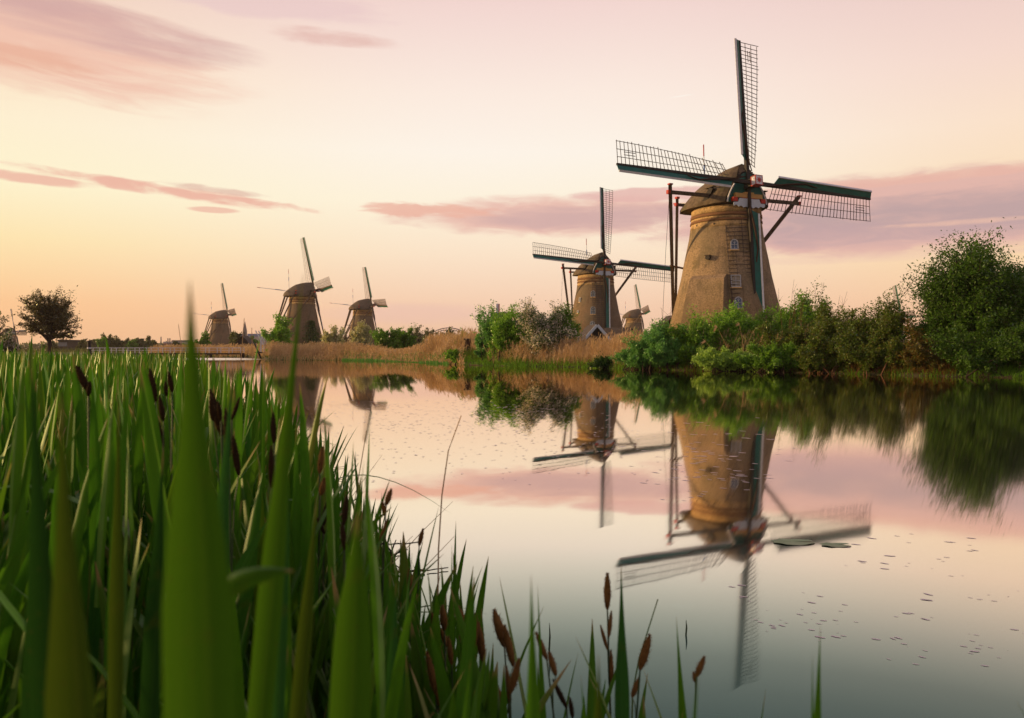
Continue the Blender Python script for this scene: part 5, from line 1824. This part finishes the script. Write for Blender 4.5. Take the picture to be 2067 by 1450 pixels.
def far_block(name, label, x0, x1, ytop, D, wall, roof, wins=6, pitched=False, zb=.8, group=None):
    c0, c1 = at(x0, ytop, D), at(x1, ytop, D)
    w = c1.x - c0.x
    rt = tag(empty(name, (c0.x, D, zb)), label, 'building', group)
    h = c0.z - zb
    rh = h * (.28 if pitched else .16)
    MB().box((0, 0, 0), (w, 9, h - rh)).obj('wall', M[wall], rt)
    if pitched:
        MB().prism([(-.3, -.3, h - rh), (-.3, 9.3, h - rh), (-.3, 4.5, h)], (w + .6, 0, 0)).obj('roof', M[roof], rt)
    else:
        MB().box((-.2, -.2, h - rh + .01), (w + .2, 9.2, h)).obj('roof', M[roof], rt)
    wm_ = MB().box((-.5, -.08, 0), (.5, .05, 1.3)).mesh('window', M['glass'])
    for i in range(wins):
        link('window', wm_, rt, Matrix.Translation((w * (i + .5) / wins, 0, (h - rh) * .55)))
    return rt


fg = 'far buildings beyond the river'
far_block('terrace', 'long pale building row with blue roof edge left of the church spire', 456, 488, 674, 640, 'farbuild', 'farblue', 7, group=fg)
far_block('terrace', 'long pale building row with blue roof edge right of the church spire', 500, 545, 674, 640, 'farbuild', 'farblue', 9, group=fg)
far_block('far_house', 'red brick building below the twin chimneys at the horizon', 330, 352, 690, 520, 'farred', 'farbuild', 5, group=fg)
far_block('far_house', 'pale flat building right of the red brick one at the horizon', 347, 378, 687, 560, 'farbuild', 'fargrey', 6, group=fg)
far_block('far_house', 'small grey roofed house left of the reed covered bridge end', 195, 204, 699, 300, 'farbuild', 'slate', 2, True, group=fg)
far_block('far_house', 'grey roofed house in the middle of the far house row', 206, 218, 697.5, 300, 'farbuild', 'slate', 2, True, group=fg)
far_block('far_house', 'grey roofed house at the right of the far house row', 231, 240, 698, 300, 'farbuild', 'slate', 2, True, group=fg)
far_block('far_house', 'low dark flat building behind the reeds right of the solitary tree', 118, 135, 686, 260, 'slate', 'dark', 3, group=fg)
for x, yt, nm in ((325, 680, 'tall slim factory chimney on the far horizon left of the red brick building'), (339, 683, 'left one of the twin short factory chimneys'),
                  (343, 683, 'right one of the twin short factory chimneys')):
    c = at(x, yt, 520)
    o = MB().tube([(0, 0, 0), (0, 0, c.z - .8)], [.42, .36], 8).obj('factory_chimney', M['fargrey'])
    o.location = (c.x, 520, .8)
    tag(o, nm, 'chimney', 'factory chimneys')

# ------------------------------------------------------------------ far trees
tl = [(205, 232, 676, 260, 'far'), (228, 248, 684, 270, 'far'), (198, 214, 682, 255, 'mid'), (244, 262, 683, 300, 'far'), (256, 276, 686, 240, 'mid'), (272, 294, 682, 300, 'far'),
      (290, 310, 688, 300, 'far'), (295, 303, 679, 330, 'far'), (306, 322, 690, 260, 'far'), (155, 180, 689, 240, 'far'), (170, 200, 686, 330, 'far'), (345, 372, 688, 250, 'far'),
      (368, 398, 690, 260, 'mid'), (120, 150, 692, 300, 'far'), (84, 118, 691, 280, 'far')]
for i, (a_, b_, yt, D_, k_) in enumerate(tl):
    woody('far_tree', 'round crowned tree on the far skyline left of the small dark windmill', 'tree', a_, b_, yt, D_, 'leaf_' + k_, 20, 8, 9, .32 * D_ / 260,
          group='trees on the left skyline', fill=.8, shoots=.04, twigs=False, base_z=.8)
tl = [(800, 822, 668, 330), (816, 840, 666, 340), (834, 862, 663, 350), (855, 880, 667, 340), (874, 900, 669, 350), (893, 918, 672, 320), (908, 935, 674, 300), (845, 905, 678, 240),
      (905, 945, 681, 200), (690, 712, 680, 300), (758, 800, 684, 300)]
for i, (a_, b_, yt, D_) in enumerate(tl):
    woody('far_tree', 'tree of the hazy wood below the steel arch bridge', 'tree', a_, b_, yt, D_, 'leaf_far', 20, 8, 9, .32 * D_ / 260,
          group='trees below the arch bridge', fill=.9, shoots=.03, twigs=False, base_z=.8)


# a low distant wood closing the horizon
def wood_band(px0, px1, D, y, n, name='distant_wood'):
    x = RNG.uniform(px0, px1, n)
    top = (HY - (y + 3 * np.sin(x * .05) + 2 * np.sin(x * .17 + 1))) / FPX * D + CH
    z = RNG.random(n) ** .7 * (top - .5) + .5
    P = np.stack([(x - CX) / FPX * D + RNG.normal(size=n) * 2, D + RNG.uniform(-12, 12, n), z], 1)
    o = leaf_cards(P, 1.5 * D / 600, M['leaf_far'], name, None)
    tag(o, kind='stuff')


wood_band(-400, 960, 620, 695, 7000)
wood_band(900, 2500, 560, 693, 8000)

# ------------------------------------------------------------------ things floating on the river
for i, (x, y, sx, lab) in enumerate([(1601, 1095, .125, 'larger lily pad floating below the reflected windmill cap, left one of two'),
                                     (1687, 1101, .088, 'smaller lily pad floating right of the larger one')]):
    Y_ = FPX * CH / (y - HY)
    c = at(x, y, Y_)
    n = 26
    rr = [sx * (1 + .07 * math.sin(k * 1.9) + .05 * math.sin(k * 4.1)) for k in range(n)]
    ring = [(rr[k] * math.cos(.18 + (2 * math.pi - .36) * k / (n - 1)), rr[k] * .62 * math.sin(.18 + (2 * math.pi - .36) * k / (n - 1)),
             .002 + .002 * math.sin(k * .9)) for k in range(n)]
    mb = MB().add([(0, 0, .001)] + ring, [(0, k + 1, k + 2) for k in range(n - 1)])
    o = mb.obj('lily_pad', M['lily'])
    o.location = (c.x, c.y, .002)
    tag(o, lab, 'lily pad', 'lily pads')


def float_mesh(r):
    n = 9
    ring = [(.5 * math.cos(2 * math.pi * k / n) * (1 + .15 * math.sin(k * 2.3)), .13 * math.sin(2 * math.pi * k / n) * (1.25 if k % 2 else .75), .0) for k in range(n)]
    return MB().add(ring, [tuple(range(n))]).mesh('floating_petal', M['petal'])


fmsh = float_mesh(0)
rl = random.Random(21)


def petal(x, y, wpx, label, group):
    Y_ = FPX * CH / (y - HY)
    c = at(x, y, Y_)
    s = wpx / FPX * Y_
    o = link('floating_petal', fmsh)
    o.location = (c.x, c.y, .0015)
    o.rotation_euler = (0, 0, rl.gauss(-.55, .18))
    o.scale = (s, s * 1.0, .05)
    tag(o, label, 'petal', group)


for i in range(105):
    if i % 3 == 0:
        cx_, cy_ = rl.uniform(1440, 2060), 1085 + 260 * rl.random() ** 1.1
    x, y = cx_ + rl.gauss(0, 22), cy_ + rl.gauss(0, 7)
    petal(x, y, rl.uniform(5, 22) * rl.uniform(.6, 1.2), 'pale petal adrift on the lower right water below the lily pads', 'petals adrift at the lower right')
for i in range(110):
    x, y = rl.gauss(1430, 70), rl.gauss(935, 38)
    petal(x, y, rl.uniform(9, 20), 'petal adrift on the reflected tower of the largest windmill', 'petals on the tower reflection')
P = []
for i in range(900):
    x = rl.gauss(960, 190)
    y = 808 + abs(rl.gauss(0, 60)) + max(0, (x - 960)) * .10
    if 560 < x < 1400:
        Y_ = FPX * CH / (y - HY)
        P.append((*at(x, y, Y_)[:2], rl.uniform(4, 9) / FPX * Y_))
mb = MB()
for x, y, s in P:
    mb.add([(x - s / 2, y, .004), (x, y - s * .3, .004), (x + s / 2, y + s * .05, .004), (x, y + s * .3, .004)], [(0, 1, 2, 3)])
tag(mb.obj('floating_petals', M['petal']), kind='stuff')

# raft of dead stems and twigs beside the reeds
for i, (x0, y0, x1, y1, r_, lab) in enumerate([(735, 1172, 800, 1160, .020, 'thick broken dead stem floating beside the reeds'),
                                               (745, 1158, 790, 1140, .010, 'short dark stick lying over the thick dead stem'),
                                               (800, 1156, 858, 1152, .007, 'straight dark stick floating right of the thick dead stem'),
                                               (862, 1152, 905, 1146, .003, 'thin straw floating at the right end of the stick'),
                                               (760, 1100, 845, 1096, .0025, 'long thin straw held above the floating sticks'),
                                               (640, 946, 700, 942, .003, 'upper thin straw lying on the pale water above the bed'),
                                               (625, 962, 702, 969, .003, 'lower thin straw lying on the pale water above the bed')]):
    Ya = FPX * (CH - .01) / (y0 - HY) if i != 4 else 2.3
    Yb_ = FPX * (CH - .01) / (y1 - HY) if i != 4 else 2.3
    a_, b_ = at(x0, y0, Ya), at(x1, y1, Yb_)
    mid_ = (a_ + b_) / 2
    pts = [a_ - mid_ + (b_ - a_) * t + Vector((0, RNG.normal() * r_ * .8, RNG.normal() * r_ * .4)) for t in np.linspace(0, 1, 7)]
    o = MB().tube(pts, [r_ * (.7 + .4 * RNG.random()) for _ in range(7)], 7).obj('floating_stick', M['dryrust'] if i in (0,) else M['bark'], None, True)
    o.location = mid_
    tag(o, lab, 'stick', 'floating sticks')
c = at(772, 1138, 4.15)
rt = tag(empty('root_tangle', (c.x, c.y, .0)), 'dark tangled root clump rising from the water beside the reeds', 'root clump')
mb = MB()
for k in range(26):
    e = RNG.normal(size=3) * np.array([.06, .05, .04]) + np.array([0, 0, .05])
    e[2] = abs(e[2])
    s0 = RNG.normal(size=3) * np.array([.03, .03, .01])
    mb.tube(curve_pts(s0, e, 5, .015, .008), [.006, .006, .005, .004, .003], 5)
mb.obj('roots', M['bark'], rt)
# young shoots standing in the open water
for x, y0, y1, D_, lab in ((1108, 1258, 1312, 3.05, 'short green shoot piercing the water right of the rusty clump'),
                           (1384, 1252, 1282, 3.2, 'short green shoot piercing the water right of the dark green leaf'),
                           (717, 912, 945, 8.0, 'thin bent shoot standing in pale water above the reed clump')):
    Y_ = FPX * CH / (y1 - HY)
    c = at(x, y1, Y_)
    t = at(x + 1, y0, Y_)
    o = MB().tube([(0, 0, -.02), (.004, 0, t.z * .5), (t.x - c.x, 0, t.z)], [.004, .0035, .001], 5).obj('water_shoot', M['culm'])
    o.location = (c.x, c.y, 0)
    tag(o, lab, 'shoot', 'young shoots in open water')


# ------------------------------------------------------------------ evening air
hm = bpy.data.materials.new('evening haze')
hm.use_nodes = True
hm.node_tree.nodes.clear()
HT = NT(hm.node_tree)
pv = HT.n('ShaderNodeVolumePrincipled')
pv.inputs['Color'].default_value = (1.0, .86, .76, 1)
pv.inputs['Density'].default_value = HAZE
pv.inputs['Anisotropy'].default_value = .2
ho = HT.n('ShaderNodeOutputMaterial')
HT.l(pv.outputs[0], ho.inputs['Volume'])
tag(MB().box((-2600, -70, -1.5), (2600, 2600, 40)).obj('haze', hm), kind='stuff')
